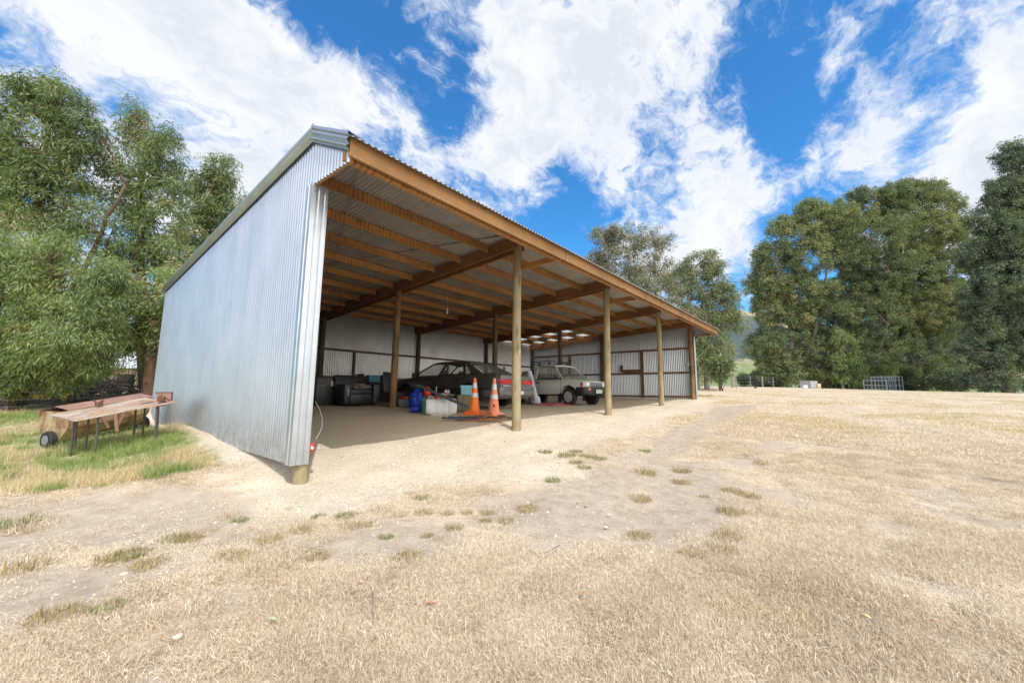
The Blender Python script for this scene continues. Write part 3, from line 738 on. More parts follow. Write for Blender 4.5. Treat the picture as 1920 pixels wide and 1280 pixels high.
# steel strap bracing under the sheets of the first bay
def strap(p, q):
    pts = [(p[0]+(q[0]-p[0])*t, p[1]+(q[1]-p[1])*t) for t in np.linspace(0, 1, 20)]
    rows = [[(x-.02, y-.008, zroof(y)-.012), (x+.02, y+.008, zroof(y)-.012)] for x, y in pts]
    MB().grid(rows).build('strap_brace', M_steel, shed)
strap((.35, -.75), (4.4, 9.3)); strap((4.4, .1), (.5, 9.2))
strap((4.9, 9.2), (8.7, .2))

# ------------------------------------------------------------------ things hanging in or plugged into the shed
bx, by = 6.23, 4.45
lb = empty('light_bulb', (bx, by, 3.04), 0, 'bare white light bulb hanging from a purlin above the sedan', 'light bulb')
MB().lathe([(.012, .09), (.028, .085), (.03, .05), (.022, .035), (.02, .03)], 14).build('lamp_holder', M_white, lb, True)
MB().lathe([(.016, .032), (.024, .01), (.036, -.02), (.038, -.04), (.028, -.065), (.008, -.078)], 16).build('bulb', M_bulb, lb, True)
MB().tube([(0, 0, .09), (.003, 0, .25), (0, .0, .52)], .004, 6).build('flex', M_white, lb)
pb = atw(590, 822, 6.55)
so = empty('power_socket', (.30, .16, -.33), 0, 'red power socket at the foot of the corner flashing', 'socket')
MB().box((0, 0, 0), (.07, .04, .12), None, .008).build('box', M_red, so, True)
MB().lathe([(.02, 0), (.02, .03), (.012, .032)], 12, (0, -.02, .0), Matrix.Rotation(R(90), 3, 'X')).build('outlet', M_white, so, True)
ptsc = [tuple(atw(*q_)) for q_ in ((591, 752, 6.2), (599, 766, 6.3), (604, 783, 6.35), (604, 799, 6.35), (599, 812, 6.3), (592, 823, 6.2))]
tag(MB().tube(ptsc, .0026, 6).build('power_cable', M_white, None, True), 'thin white cable looping down from the corner flashing to the red socket', 'cable')
sc2 = MB(); sc2.tube([(X4-.16, .26, 2.5), (X4-.16, .26, 1.9)], .006, 6)
tag(sc2.build('conduit', M_white, None), 'thin white conduit on the far corner post', 'conduit')
sw_ = MB().box((X4-.165, .28, 1.84), (.05, .07, .11), None, .008)
tag(sw_.build('light_switch', M_white, None), 'small white switch box on the far corner post', 'switch')

# ------------------------------------------------------------------ vehicles
def boolean_cut(o, cutters):
    """cut shapes out of o for good and drop the cutters"""
    for c in cutters:
        md = o.modifiers.new('cut', 'BOOLEAN'); md.object = c; md.operation = 'DIFFERENCE'; md.solver = 'EXACT'
    bpy.context.view_layer.update()
    dg = bpy.context.evaluated_depsgraph_get()
    me = bpy.data.meshes.new_from_object(o.evaluated_get(dg))
    o.modifiers.clear(); o.data = me
    for c in cutters: bpy.data.objects.remove(c)
def loft(sections, close=True):
    """sections: list of half profiles [(y,z)...] with x; mirrored; returns MB"""
    mb = MB(); rows = []
    for x, pr in sections:
        row = [(x, y, z) for y, z in pr]+[(x, -y, z) for y, z in reversed(pr)]
        rows.append(row)
    n = len(rows[0])
    mb.v = [p for r_ in rows for p in r_]
    for i in range(len(rows)-1):
        for j in range(n):
            mb.f.append((i*n+j, i*n+(j+1) % n, (i+1)*n+(j+1) % n, (i+1)*n+j))
    mb.f.append(tuple(range(n-1, -1, -1))); mb.f.append(tuple(range((len(rows)-1)*n, len(rows)*n)))
    return mb
def wheel(parent, x, y, r_, wd, side, style, name='wheel'):
    rt = Matrix.Rotation(R(-90)*side, 3, 'X')          # local z -> outward along y
    w_ = MB(); h = wd/2; ri = r_*.62
    w_.lathe([(ri, -h), (r_-.03, -h), (r_-.006, -h+.03), (r_, -h+.06), (r_, h-.06), (r_-.006, h-.03), (r_-.035, h), (ri+.02, h+.004), (ri, h-.012), (ri-.012, 0)], 36, (x, y, r_), rt)
    tyre = w_.build('tyre', M_rubber, parent, True, ang=40)
    rm = MB()
    if style == 'steel':
        rm.lathe([(ri, h-.010), (ri-.012, h-.008), (ri-.022, h-.035), (ri*.80, h-.055), (ri*.72, h-.035), (ri*.60, h-.018), (ri*.40, h-.020), (ri*.34, h-.035), (ri*.33, h-.01), (ri*.20, h+.008), (.002, h+.010)], 36, (x, y, r_), rt)
    else:
        rm.lathe([(ri, h-.008), (ri-.018, h-.004), (ri-.026, h-.03), (ri*.86, h-.055), (ri*.3, h-.055), (ri*.26, h-.01), (.002, h-.006)], 36, (x, y, r_), rt)
    rim = rm.build('rim', M_rimd if style != 'steel' else M_rims, tyre, True, ang=30)
    sp = MB()
    if style == 'steel':
        for k in range(12):
            q = 2*math.pi*k/12; c = rt @ Vector((ri*.70*math.cos(q), ri*.70*math.sin(q), h-.030))+Vector((x, y, r_))
            sp.lathe([(.016, -.003), (.016, .0035)], 10, c, rt)
        sp.build('rim_holes', M_dark, tyre)
    else:
        for k in range(24):
            q = 2*math.pi*k/24
            a = rt @ Vector((ri*.27*math.cos(q), ri*.27*math.sin(q), h-.018))+Vector((x, y, r_)); b = rt @ Vector((ri*.93*math.cos(q+.12), ri*.93*math.sin(q+.12), h-.022))+Vector((x, y, r_))
            sp.bar(a, b, .011, .016, (0, 1, 0))
        sp.build('spokes', M_rims, tyre)
    return tyre
M_rims = plain('silver_wheel_paint', (.50, .51, .52), .4, .4, .15, 10)
M_rimd = plain('dull_rim_well', (.09, .09, .09), .6, .3)
def quadpane(name, pts, mt, parent, sag=0):
    """a pane from 4+ points with a little thickness"""
    P = [Vector(p) for p in pts]; n = (P[1]-P[0]).cross(P[2]-P[0]).normalized()*.004
    mb = MB(); k = len(P); mb.add([p for p in P]+[p-n for p in P], [tuple(range(k)), tuple(range(2*k-1, k-1, -1))]+[(i, i+k, (i+1) % k+k, (i+1) % k) for i in range(k)])
    return mb.build(name, mt, parent)

# ---- the black sedan, nose in
SD = dict(x=7.02, y=3.32, th=R(93.8), s=1.06)
sedan = empty('sedan', (SD['x'], SD['y'], hz(SD['x'], SD['y']+1)), SD['th'], 'dusty black sedan parked nose-in behind the traffic cones', 'car')
sedan.scale = (SD['s'],)*3
def car_sec(x, hw, zb, zs, zt, crown, shoulder=.055):
    """half profile: floor, sill, flank, shoulder, crowned top"""
    return (x, [(0, zb+.02), (hw*.62, zb), (hw*.90, zb+.01), (hw*.965, zb+.08), (hw, zs), (hw*.992, zs+(zt-zs)*.45), (hw*.965, zt-shoulder), (hw*.93, zt-.012), (hw*.86, zt+.004), (hw*.5, zt+crown*.75), (0, zt+crown)])
st = [(-1.07, .70, .40, .60, .84, .01), (-1.04, .79, .30, .56, .90, .012), (-.96, .835, .25, .55, .955, .02), (-.6, .855, .22, .55, .965, .025), (0, .865, .20, .54, .945, .02), (.8, .87, .19, .53, .925, .0), (1.8, .87, .19, .53, .905, .0), (2.45, .865, .20, .52, .885, .02), (2.9, .855, .20, .52, .84, .035), (3.3, .83, .20, .50, .78, .035), (3.52, .79, .22, .48, .72, .02), (3.62, .72, .26, .46, .64, .01), (3.66, .60, .32, .46, .58, .005)]
body = loft([car_sec(*a) for a in st]).build('body', M_sedan, sedan, True, ang=28)
cuts = []
for wx in (0, 2.72):
    c_ = MB(); c_.lathe([(.365, -1.2), (.365, 1.2)], 40, (wx, 0, .33), Matrix.Rotation(R(90), 3, 'X')); cuts.append(c_.build('cutter', M_dark))
for c_ in cuts: c_.parent = sedan
boolean_cut(body, cuts)
body.data.polygons.foreach_set('use_smooth', [True]*len(body.data.polygons)); body.data.set_sharp_from_angle(angle=R(28))
ub = MB(); ub.box((1.3, 0, .45), (4.4, 1.28, .42)); ub.build('underbody', M_dark, sedan)
# roof
def roofpanel(xs, zs, ys, mt, parent, thick=.035):
    rows = []; 
    for x, z, hw in zip(xs, zs, ys):
        rows.append([(x, hw*t, z+.035*(1-t*t)-(.018 if abs(t) > .97 else 0)) for t in (-1, -.96, -.8, -.5, 0, .5, .8, .96, 1)])
    mb = MB(); mb.grid(rows); lo = [[(p[0], p[1]*.985, p[2]-thick) for p in r_] for r_ in rows]; mb.grid(lo)
    n = len(rows[0]); m_ = len(rows)
    per = [i for i in range(n)]+[i*n+n-1 for i in range(1, m_)]+[(m_-1)*n+i for i in range(n-2, -1, -1)]+[i*n for i in range(m_-2, 0, -1)]
    off = n*m_
    mb.f += [(per[i], per[(i+1) % len(per)], per[(i+1) % len(per)]+off, per[i]+off) for i in range(len(per))]
    return mb.build('roof', mt, parent, True, ang=40)
roofpanel([.30, .42, .75, 1.2, 1.55, 1.72], [1.285, 1.315, 1.345, 1.352, 1.335, 1.305], [.54, .565, .585, .59, .58, .56], M_sedan, sedan)
def pillar(a, b, w1, w2, mt, parent, d=.04):
    a = Vector(a); b = Vector(b); mb = MB(); out = Vector((0, 1 if a.y > 0 else -1, .3)).normalized()
    vs = []
    for p, w_ in ((a, w1), (b, w2)):
        for dx, dn in ((-w_/2, 0), (w_/2, 0), (w_/2, -d), (-w_/2, -d)): vs.append(p+Vector((dx, 0, 0))+out*dn)
    mb.add(vs, [(0,1,2,3),(7,6,5,4),(0,4,5,1),(1,5,6,2),(2,6,7,3),(3,7,4,0)])
    return mb.build('pillar', mt, parent, bev=.006)
for s_ in (1, -1):
    yb, yt = .79*s_, .572*s_
    pillar((2.52, yb*.97, .90), (1.70, yt*.97, 1.32), .10, .07, M_sedan, sedan)
    pillar((1.28, yb*1.005, .90), (1.10, yt*1.01, 1.34), .10, .08, M_sedan, sedan)
    pillar((.22, yb*1.0, .93), (.44, yt*1.0, 1.33), .07, .06, M_black, sedan)
    # broad rear pillar
    quadpane('rear_quarter', [(-.50, yb*.985, .955), (-.03, yb*.99, .94), (.36, yt*1.01, 1.315), (.26, yt*.985, 1.30)], M_sedan, sedan)
    quadpane('side_window', [(2.40, yb*.985, .905), (1.33, yb*.99, .905), (1.14, yt*.99, 1.315), (1.68, yt*.97, 1.30)], M_glass, sedan)
    quadpane('side_window', [(1.22, yb*.99, .91), (.28, yb*.985, .93), (.46, yt*.985, 1.31), (1.06, yt*.99, 1.32)], M_glass, sedan)
    quadpane('quarter_window', [(.18, yb*.988, .945), (-.10, yb*.985, .955), (.30, yt*.985, 1.28), (.41, yt*.985, 1.30)], M_glassd, sedan)
    MB().bar((2.45, yb*1.0, .90), (-.2, yb*1.0, .945), .02, .022).build('window_trim', M_black, sedan)
    # door gaps and handles
    for xx in (1.27, .22):
        MB().bar((xx, .868*s_, .28), (xx-.02, .848*s_, .88), .010, .006, (1, 0, 0)).build('door_gap', M_dark, sedan)
    for xx in (1.46, .42):
        MB().box((xx, .868*s_, .80), (.16, .018, .028), None, .006).build('door_handle', M_black, sedan)
    MB().bar((3.0, .872*s_, .50), (-.9, .866*s_, .52), .02, .055).build('side_moulding', M_black, sedan, bev=.004)
    mr = MB(); mr.box((2.20, .93*s_, .955), (.10, .17, .12), None, .03); mr.build('door_mirror', M_black, sedan, True)
quadpane('windscreen', [(2.60, -.72, .90), (2.60, .72, .90), (1.73, .52, 1.31), (1.73, -.52, 1.31)], M_glass, sedan)
quadpane('rear_window', [(-.52, .70, .965), (-.52, -.70, .965), (.27, -.53, 1.30), (.27, .53, 1.30)], M_glassd, sedan)
for xx in (1.75, .75):
    for s_ in ((1, -1) if xx > 1 else (0,)):
        sb = MB(); sb.box((xx-.28, .36*s_, .72), (.14, .46 if s_ else 1.2, .50), Matrix.Rotation(R(-12), 3, 'Y'), .05); sb.box((xx, .36*s_, .50), (.5, .50 if s_ else 1.2, .16), None, .05)
        if s_: sb.box((xx-.34, .36*s_, 1.04), (.08, .22, .13), None, .03)
        sb.build('seat', M_seat, sedan, True)
sw2 = MB(); sw2.tube([(2.02+.03*math.sin(q), -.36+.18*math.cos(q), .86+.17*math.sin(q)) for q in np.linspace(0, 6.28, 17)], .014, 6); sw2.build('steering_wheel', M_black, sedan)
# boot face, lamps, bumper
def yrow(x, hw, z0, z1, d, mt, nm, y0=None, parent=sedan, bev=.008, lab=None):
    a = MB()
    a.box((x, 0 if y0 is None else y0, (z0+z1)/2), (d, hw, z1-z0), None, bev)
    return a.build(nm, mt, parent, True, lab)
yrow(-1.065, 1.50, .55, .90, .05, M_sedan2, 'boot_face')
for s_ in (1, -1):
    tl = yrow(-1.085, .46, .665, .795, .05, M_lamp_red, 'tail_light', .50*s_)
    a = MB(); a.box((-1.04, .755*s_, .73), (.13, .05, .128), Matrix.Rotation(R(18*-s_), 3, 'Z'), .008); a.build('tail_light_corner', M_lamp_red, tl, True)
    a = MB(); a.box((-1.113, .44*s_, .735), (.006, .26, .008)); a.build('lens_rib', M_lamp_or, tl)
bm_ = loft([(-1.20, [(0, .36), (.55, .36), (.68, .38), (.74, .46), (.72, .56), (.60, .575), (0, .58)]), (-1.13, [(0, .31), (.66, .31), (.80, .34), (.845, .46), (.83, .575), (.74, .59), (0, .59)]), (-.90, [(0, .27), (.7, .27), (.85, .31), (.875, .46), (.868, .58), (.80, .592), (0, .592)]), (-.58, [(0, .27), (.7, .27), (.85, .33), (.876, .45), (.872, .50), (.80, .51), (0, .51)])])
bm_.build('rear_bumper', M_sedan2, sedan, True, ang=30)
yrow(-1.20, 1.40, .505, .52, .012, M_black, 'bumper_strip', bev=.002)
yrow(-1.205, .36, .385, .475, .012, M_label, 'number_plate')
yrow(-1.10, 1.30, .600, .618, .02, M_chrome, 'boot_trim', bev=.002)
for wx in (0, 2.72):
    for s_ in (1, -1): wheel(sedan, wx, .745*s_, .31, .195, s_, 'mesh')

# ---- the cream utility, nose out
UT = dict(x=12.10, y=2.86, th=R(-98.5), s=1.0)
ute = empty('utility', (UT['x'], UT['y'], hz(UT['x']-.4, UT['y'])-.005), UT['th'], 'cream single-cab utility with black bumper parked nose-out by the second post', 'utility vehicle')
ute.scale = (1.03, 1.03, 1.065)
us_ = [(-1.98, .80, .42, .62, .98, .0), (-1.9, .815, .40, .62, .985, .0), (-1.0, .82, .40, .62, .975, .0), (-.72, .82, .40, .62, .985, .02), (-.45, .81, .42, .64, .99, .045), (0, .80, .45, .66, .965, .055), (.4, .79, .48, .66, .93, .05), (.62, .775, .55, .68, .90, .035), (.70, .74, .58, .70, .865, .02)]
ub = loft([car_sec(*a) for a in us_]).build('body', M_ute, ute, True, ang=28)
c_ = MB(); c_.lathe([(.415, -1.2), (.415, 1.2)], 40, (0, 0, .345), Matrix.Rotation(R(90), 3, 'X')); c_ = c_.build('cutter', M_dark); c_.parent = ute
boolean_cut(ub, [c_]); ub.data.polygons.foreach_set('use_smooth', [True]*len(ub.data.polygons)); ub.data.set_sharp_from_angle(angle=R(28))
MB().box((-.7, 0, .52), (2.5, 1.24, .30)).build('underbody', M_dark, ute)
MB().box((-3.0, 0, .50), (2.4, .8, .16)).build('chassis', M_dark, ute)
roofpanel([-1.86, -1.78, -1.4, -1.1, -.92, -.80], [1.525, 1.555, 1.575, 1.57, 1.545, 1.51], [.60, .625, .64, .635, .62, .60], M_ute, ute)
for s_ in (1, -1):
    yb, yt = .765*s_, .625*s_
    pillar((-.30, yb*.985, .99), (-.86, yt*.98, 1.53), .075, .06, M_ute, ute)
    pillar((-1.86, yb*1.0, .97), (-1.80, yt*1.0, 1.54), .16, .12, M_ute, ute)
    quadpane('side_window', [(-.44, yb*.985, 1.0), (-1.72, yb*.99, .985), (-1.72, yt*.99, 1.515), (-.96, yt*.985, 1.515)], M_glass, ute)
    MB().bar((-.40, yb*1.005, .99), (-1.78, yb*1.005, .985), .02, .02).build('window_trim', M_black, ute)
    MB().bar((-.98, yb*.90, 1.0), (-.98, yt*1.0, 1.50), .02, .015).build('window_divider', M_black, ute)
    MB().bar((-.36, .824*s_, .42), (-.34, .80*s_, .96), .008, .006, (1, 0, 0)).build('door_gap', M_dark, ute)
    MB().bar((-1.74, .824*s_, .43), (-1.74, .80*s_, .95), .008, .006, (1, 0, 0)).build('door_gap', M_dark, ute)
    MB().box((-1.60, .823*s_, .86), (.15, .02, .055), None, .006).build('door_handle', M_black, ute)
    MB().bar((-.5, .822*s_, .60), (-1.9, .823*s_, .60), .006, .008).build('door_crease', M_seat, ute)
    mr = MB(); mr.box((-.50, .90*s_, 1.06), (.09, .20, .15), None, .03); mr.build('door_mirror', M_black, ute, True)
    fl = MB(); fl.box((-.43, .74*s_, .30), (.012, .20, .30), Matrix.Rotation(R(8), 3, 'Y'), .004); fl.build('mud_flap', M_black, ute)
    hl = MB(); hl.box((.725, .52*s_, .775), (.04, .26, .155), None, .012); hl.build('headlight', M_lamp_cl, ute, True)
    rf = MB(); rf.lathe([(.055, 0), (.03, .012), (.004, .016)], 16, (.742, .47*s_, .775), Matrix.Rotation(R(90), 3, 'Y')); rf.build('bulb_reflector', M_chrome, ute, True)
    cl_ = MB(); cl_.box((.690, .70*s_, .775), (.09, .10, .155), Matrix.Rotation(R(-24*s_), 3, 'Z'), .01); cl_.build('corner_light', M_lamp_cl, ute, True)
    cr = MB(); cr.box((.625, .766*s_, .775), (.075, .02, .155), Matrix.Rotation(R(-10*s_), 3, 'Z'), .006); cr.build('side_light', M_lamp_red if s_ < 0 else M_lamp_or, ute, True)
    ind = MB(); ind.box((.835, .55*s_, .615), (.02, .15, .075), None, .006); ind.build('indicator', M_lamp_or, ute, True)
quadpane('windscreen', [(-.24, -.70, 1.0), (-.24, .70, 1.0), (-.83, .58, 1.515), (-.83, -.58, 1.515)], M_glass, ute)
quadpane('rear_window', [(-1.88, .60, 1.08), (-1.88, -.60, 1.08), (-1.86, -.56, 1.48), (-1.86, .56, 1.48)], M_glass, ute)
quadpane('cab_back', [(-1.95, .77, .60), (-1.95, -.77, .60), (-1.90, -.75, 1.07), (-1.90, .75, 1.07)], M_ute, ute)
sb = MB(); sb.box((-1.72, 0, .86), (.14, 1.30, .50), Matrix.Rotation(R(-8), 3, 'Y'), .05); sb.box((-1.40, 0, .68), (.5, 1.35, .16), None, .05); sb.build('bench_seat', M_seat, ute, True)
db = MB(); db.box((-.52, 0, .90), (.34, 1.42, .18), None, .05); db.build('dashboard', M_black, ute, True)
sw2 = MB(); sw2.tube([(-.78+.05*math.sin(q), -.36+.19*math.cos(q), 1.0+.17*math.sin(q)) for q in np.linspace(0, 6.28, 17)], .014, 6); sw2.build('steering_wheel', M_black, ute)
# grille: black recess with two pale bars
MB().box((.712, 0, .775), (.05, .80, .16), None, .006).build('grille', M_black, ute)
gb = MB(); gb.box((.742, 0, .815), (.012, .79, .020), None, .003); gb.box((.742, 0, .765), (.012, .79, .018), None, .003); gb.box((.742, 0, .722), (.012, .79, .014), None, .003); gb.build('grille_bars', M_galv, ute)
MB().tube([(.742+.008, .05*math.cos(q)*1.3, .79+.028*math.sin(q)) for q in np.linspace(0, 6.283, 20)], .005, 6).build('badge', M_chrome, ute)
MB().box((.700, 0, .862), (.06, 1.50, .016), None, .006).build('bonnet_lip', M_ute, ute)
bm_ = loft([(.40, [(0, .42), (.72, .42), (.815, .46), (.825, .60), (.815, .675), (.78, .69), (0, .69)]), (.66, [(0, .40), (.70, .40), (.81, .44), (.82, .58), (.80, .68), (.75, .69), (0, .69)]), (.80, [(0, .40), (.62, .40), (.72, .44), (.74, .57), (.72, .665), (.66, .68), (0, .685)]), (.835, [(0, .42), (.56, .42), (.66, .46), (.68, .57), (.66, .65), (.60, .665), (0, .67)])])
bm_.build('front_bumper', M_black, ute, True, ang=35)
MB().box((.842, 0, .565), (.008, .62, .05)).build('bumper_slot', M_dark, ute)
MB().box((.842, 0, .475), (.008, .80, .05)).build('bumper_slot', M_dark, ute)
npl = MB(); npl.box((.855, .02, .535), (.010, .37, .13), None, .004); npl = npl.build('number_plate', M_label, ute)
mk = MB()
for k, wd_ in enumerate((.030, .030, .034, .030, .030)):
    yy = -.13+.062*k+(.02 if k > 1 else 0)
    for dz in (-.028, .028) if k != 2 else (-.028, 0): mk.box((.8612, yy, .545+dz), (.002, wd_, .009))
    mk.box((.8612, yy-wd_/2, .545), (.002, .009, .062))
    if k != 3: mk.box((.8612, yy+wd_/2, .545), (.002, .008, .05))
mk.build('plate_lettering', M_black, npl)
# tray, headboard and ladder rack
MB().box((-3.15, 0, .80), (2.25, 1.74, .07), None, .01).build('tray', M_galv, ute)
for s_ in (1, -1):
    MB().box((-3.15, .87*s_, .97), (2.25, .025, .26), None, .006).build('tray_side', M_galv, ute)
hb = MB()
for y in (-.72, -.3, .3, .72): hb.tube([(-2.04, y, .82), (-2.04, y, 1.68)], .017, 8)
for z in (1.25, 1.62): hb.tube([(-2.04, -.72, z), (-2.04, .72, z)], .017, 8)
hb.build('headboard', M_black, ute, True)
rk = MB()
for y in (-.70, .70): rk.tube([(-2.04, y, 1.70), (-1.1, y, 1.73), (-1.08, y, 1.80)], .014, 8)
for x in (-2.02, -1.14): rk.tube([(x, -.70, 1.72), (x, .70, 1.72)], .013, 8)
for x in (-1.75, -1.2):
    for y in (-.55, .55): rk.box((x, y, 1.64), (.06, .05, .12), None, .01)
rk.build('ladder_rack', M_black, ute, True)
for wx, st_ in ((0, 'steel'), (-2.86, 'steel')):
    for s_ in (1, -1): wheel(ute, wx, .70*s_, .33, .20, s_, st_)
an = MB().tube([(-.30, .78, 1.0), (-.34, .80, 1.5)], .003, 5).build('aerial', M_black, ute)

# ---- dark covered trailer between the two cars
tr = empty('covered_trailer', (9.75, 7.4, .03), R(2), 'low black covered trailer between the sedan and the mattress', 'trailer')
tb = loft([(-1.2, [(0, .45), (.72, .45), (.75, .5), (.74, .80), (.5, .93), (0, .98)]), (-.9, [(0, .40), (.78, .40), (.82, .5), (.80, .95), (.55, 1.12), (0, 1.18)]), (.9, [(0, .40), (.78, .40), (.82, .5), (.80, .95), (.55, 1.15), (0, 1.2)]), (1.15, [(0, .45), (.72, .45), (.75, .5), (.74, .9), (.5, 1.08), (0, 1.12)])]).build('cover', M_vinyl, tr, True)
tb.rotation_euler = (0, 0, R(90))
for s_ in (1, -1): wheel(tr, -.1, .8*s_, .29, .17, s_, 'steel')

# ------------------------------------------------------------------ things stored on the shed floor
def on(x, y): return hz(x, y)
def pos_on(px, py):
    p = hit(px, py); return p[0], p[1], hz(p[0], p[1])
def cone(px, py, name_mat, lab, rz, h=.98, mark=False):
    x, y, z = pos_on(px, py)
    t = empty('traffic_cone', (x, y, z), rz, lab, 'traffic cone', 'traffic cones beside the pile')
    b = MB(); b.box((0, 0, .035), (.42, .42, .07), None, .018); b.box((0, 0, .085), (.34, .34, .035), None, .012); b.build('base', name_mat, t, True)
    rr_ = lambda z_: .150-(.150-.034)*(z_-.10)/(h-.10)
    c_ = MB(); c_.lathe([(rr_(.10)+.012, .098), (rr_(.10), .12)]+[(rr_(z_), z_) for z_ in np.linspace(.2, h-.03, 8)]+[(rr_(h)-.004, h), (rr_(h)-.016, h+.004)], 36)
    body_ = c_.build('cone_body', name_mat, t, True)
    for z0, z1 in ((.46, .57), (.70, .84)):
        m_ = MB(); rws = [(rr_(z_)+.0025, z_) for z_ in (z0, (z0+z1)/2, z1)]; n = 36
        vs = [(r_*math.cos(2*math.pi*k/n), r_*math.sin(2*math.pi*k/n), z_) for r_, z_ in rws for k in range(n)]
        m_.add(vs, [(i*n+k, i*n+(k+1) % n, (i+1)*n+(k+1) % n, (i+1)*n+k) for i in range(2) for k in range(n)])
        m_.build('reflective_band', M_reflect, t, True)
    if mark:
        mk_ = MB()
        az = math.atan2(CAM[1]-y, CAM[0]-x)-rz
        for dz, da in ((.30, -.14), (.30, .10), (.262, -.14), (.262, .12), (.285, -.02)):
            q = az+da; r_ = rr_(dz)+.003
            mk_.box((r_*math.cos(q), r_*math.sin(q), dz), (.004, .026, .026), Matrix.Rotation(q, 3, 'Z'))
        mk_.build('mark', M_black, body_)
    return t
cone(889, 776.5, M_orange, 'bright orange traffic cone with two silver bands', .3)
cone(926, 780.5, M_faded, 'faded pink-orange traffic cone with a small black mark', -.15, 1.0, True)

# white spray tank on its side, with a red cap
x, y, z = pos_on(826, 778)
tk = empty('spray_tank', (x, y, z), R(-32), 'white moulded plastic spray tank with a red cap lying in front', 'tank')
tb = MB(); secs = []
for i, t in enumerate(np.linspace(-1, 1, 25)):
    e = 1-.10*abs(t)**6
    grv = -.022*max(0, 1-abs(abs(t)-.42)/.06)-.015*max(0, 1-abs(t)/.05)
    rw = []
    for k in range(28):
        q = 2*math.pi*k/28; cx, cz = math.cos(q), math.sin(q)
        f_ = (abs(cx)**3.2+abs(cz)**3.2)**(-1/3.2)
        rr_ = (.215+grv)*e*(1 if abs(t) < .93 else .88)
        rw.append((t*.40, rr_*f_*cx*.98, .225+rr_*f_*cz))
    rw.append(rw[0]); secs.append(rw)
tb.grid(secs); tb.add([p for p in secs[0][:-1]], [tuple(range(28))]); tb.add([p for p in secs[-1][:-1]], [tuple(range(27, -1, -1))])
tbo = tb.build('tank_body', M_white, tk, True, ang=50)
f2 = MB()
f2.box((0, 0, .025), (.56, .22, .05), None, .02)
f2.build('base_rail', M_white, tk, True)
MB().lathe([(.085, 0), (.085, .03), (.078, .042), (.01, .046)], 24, (-.10, 0, .425)).build('cap', M_red, tk, True)
MB().lathe([(.10, 0), (.098, .02)], 24, (-.10, 0, .41)).build('neck', M_white, tk, True)
MB().tube([(-.33, 0, .40), (-.31, 0, .47), (-.24, 0, .49), (-.2, 0, .44)], .016, 8).build('handle', M_white, tk, True)
MB().lathe([(.02, 0), (.02, .03)], 12, (.405, 0, .08), Matrix.Rotation(R(90), 3, 'Y')).build('drain_plug', M_black, tk, True)

x, y, z = pos_on(801, 776)
bk = empty('bucket', (x, y, z), 0, 'green lidded plastic bucket behind the white tank', 'bucket')
MB().lathe([(.13, 0), (.145, .02), (.165, .36), (.172, .37)], 28).build('pail', M_greenp, bk, True)
MB().lathe([(.182, .355), (.184, .385), (.178, .40), (.15, .402), (.14, .392), (.01, .394)], 28).build('lid', M_greenp, bk, True)
MB().tube([(.175*math.cos(q), .175*math.sin(q), .34-.10*math.sin(q)) for q in np.linspace(0, math.pi, 14)], .004, 6).build('handle', M_steel, bk)

# blue tarpaulin bag, crumpled
def crumple(name, c, r_, mt, seed, lab=None, cat=None, parent=None, amp=.18, fq=3.2, rz=0, flat=True):
    bm = bmesh.new(); bmesh.ops.create_icosphere(bm, subdivisions=4, radius=1)
    rot = Matrix.Rotation(rz, 3, 'Z')
    for v in bm.verts:
        n_ = v.co.normalized(); a = mnoise.noise(n_*fq+Vector((seed, seed*2.1, 0)))*amp+mnoise.noise(n_*fq*2.7+Vector((0, seed, 3)))*amp*.6
        a -= abs(mnoise.noise(n_*fq*1.9+Vector((seed, 0, 9))))*amp*.8
        p = Vector((n_.x*r_[0], n_.y*r_[1], n_.z*r_[2]))*(1+a)
        if flat and p.z < -r_[2]*.72: p.z = -r_[2]*.72-(abs(p.z)-r_[2]*.72)*.1
        v.co = rot @ p
    me_ = bpy.data.meshes.new(name); bm.to_mesh(me_); bm.free()
    me_.polygons.foreach_set('use_smooth', [True]*len(me_.polygons)); me_.materials.append(mt)
    o = link(name, me_, parent); o.location = c
    if lab: tag(o, lab, cat)
    return o
x, y, z = pos_on(778, 772)
crumple('tarpaulin_bag', (x, y, z+.27), (.15, .20, .36), M_blue, 4.2, 'crumpled bright blue tarpaulin bag slumped beside the grey tub', 'bag', None, .42, 2.4)
b2 = crumple('tarpaulin', (x-.13, y-.22, z+.085), (.17, .13, .10), M_blue, 8.2, 'loose fold of blue tarpaulin lying on the gravel', 'tarpaulin', None, .4, 2.6)

x, y, z = pos_on(762, 762)
tu = empty('tub', (x, y, z), R(-25), 'open grey plastic tub holding red jumper leads beside the brown pole', 'tub')
t_ = MB()
def tubmesh(L, W, Hh, th, tp):
    m_ = MB(); a, b = L/2, W/2; o_ = [(-a*tp, -b*tp, 0), (a*tp, -b*tp, 0), (a*tp, b*tp, 0), (-a*tp, b*tp, 0)]; p_ = [(-a, -b, Hh), (a, -b, Hh), (a, b, Hh), (-a, b, Hh)]
    q_ = [(-a+th, -b+th, Hh), (a-th, -b+th, Hh), (a-th, b-th, Hh), (-a+th, b-th, Hh)]; r2 = [((-a+th)*tp, (-b+th)*tp, th), ((a-th)*tp, (-b+th)*tp, th), ((a-th)*tp, (b-th)*tp, th), ((-a+th)*tp, (b-th)*tp, th)]
    m_.add(o_+p_+q_+r2, [(3, 2, 1, 0)]+[(i, (i+1) % 4, (i+1) % 4+4, i+4) for i in range(4)]+[(i+4, (i+1) % 4+4, (i+1) % 4+8, i+8) for i in range(4)]+[(i+8, (i+1) % 4+8, (i+1) % 4+12, i+12) for i in range(4)]+[(12, 13, 14, 15)])
    return m_
tubmesh(.58, .40, .22, .012, .86).build('tub_shell', M_greyp, tu, bev=.006)
rim_ = MB()
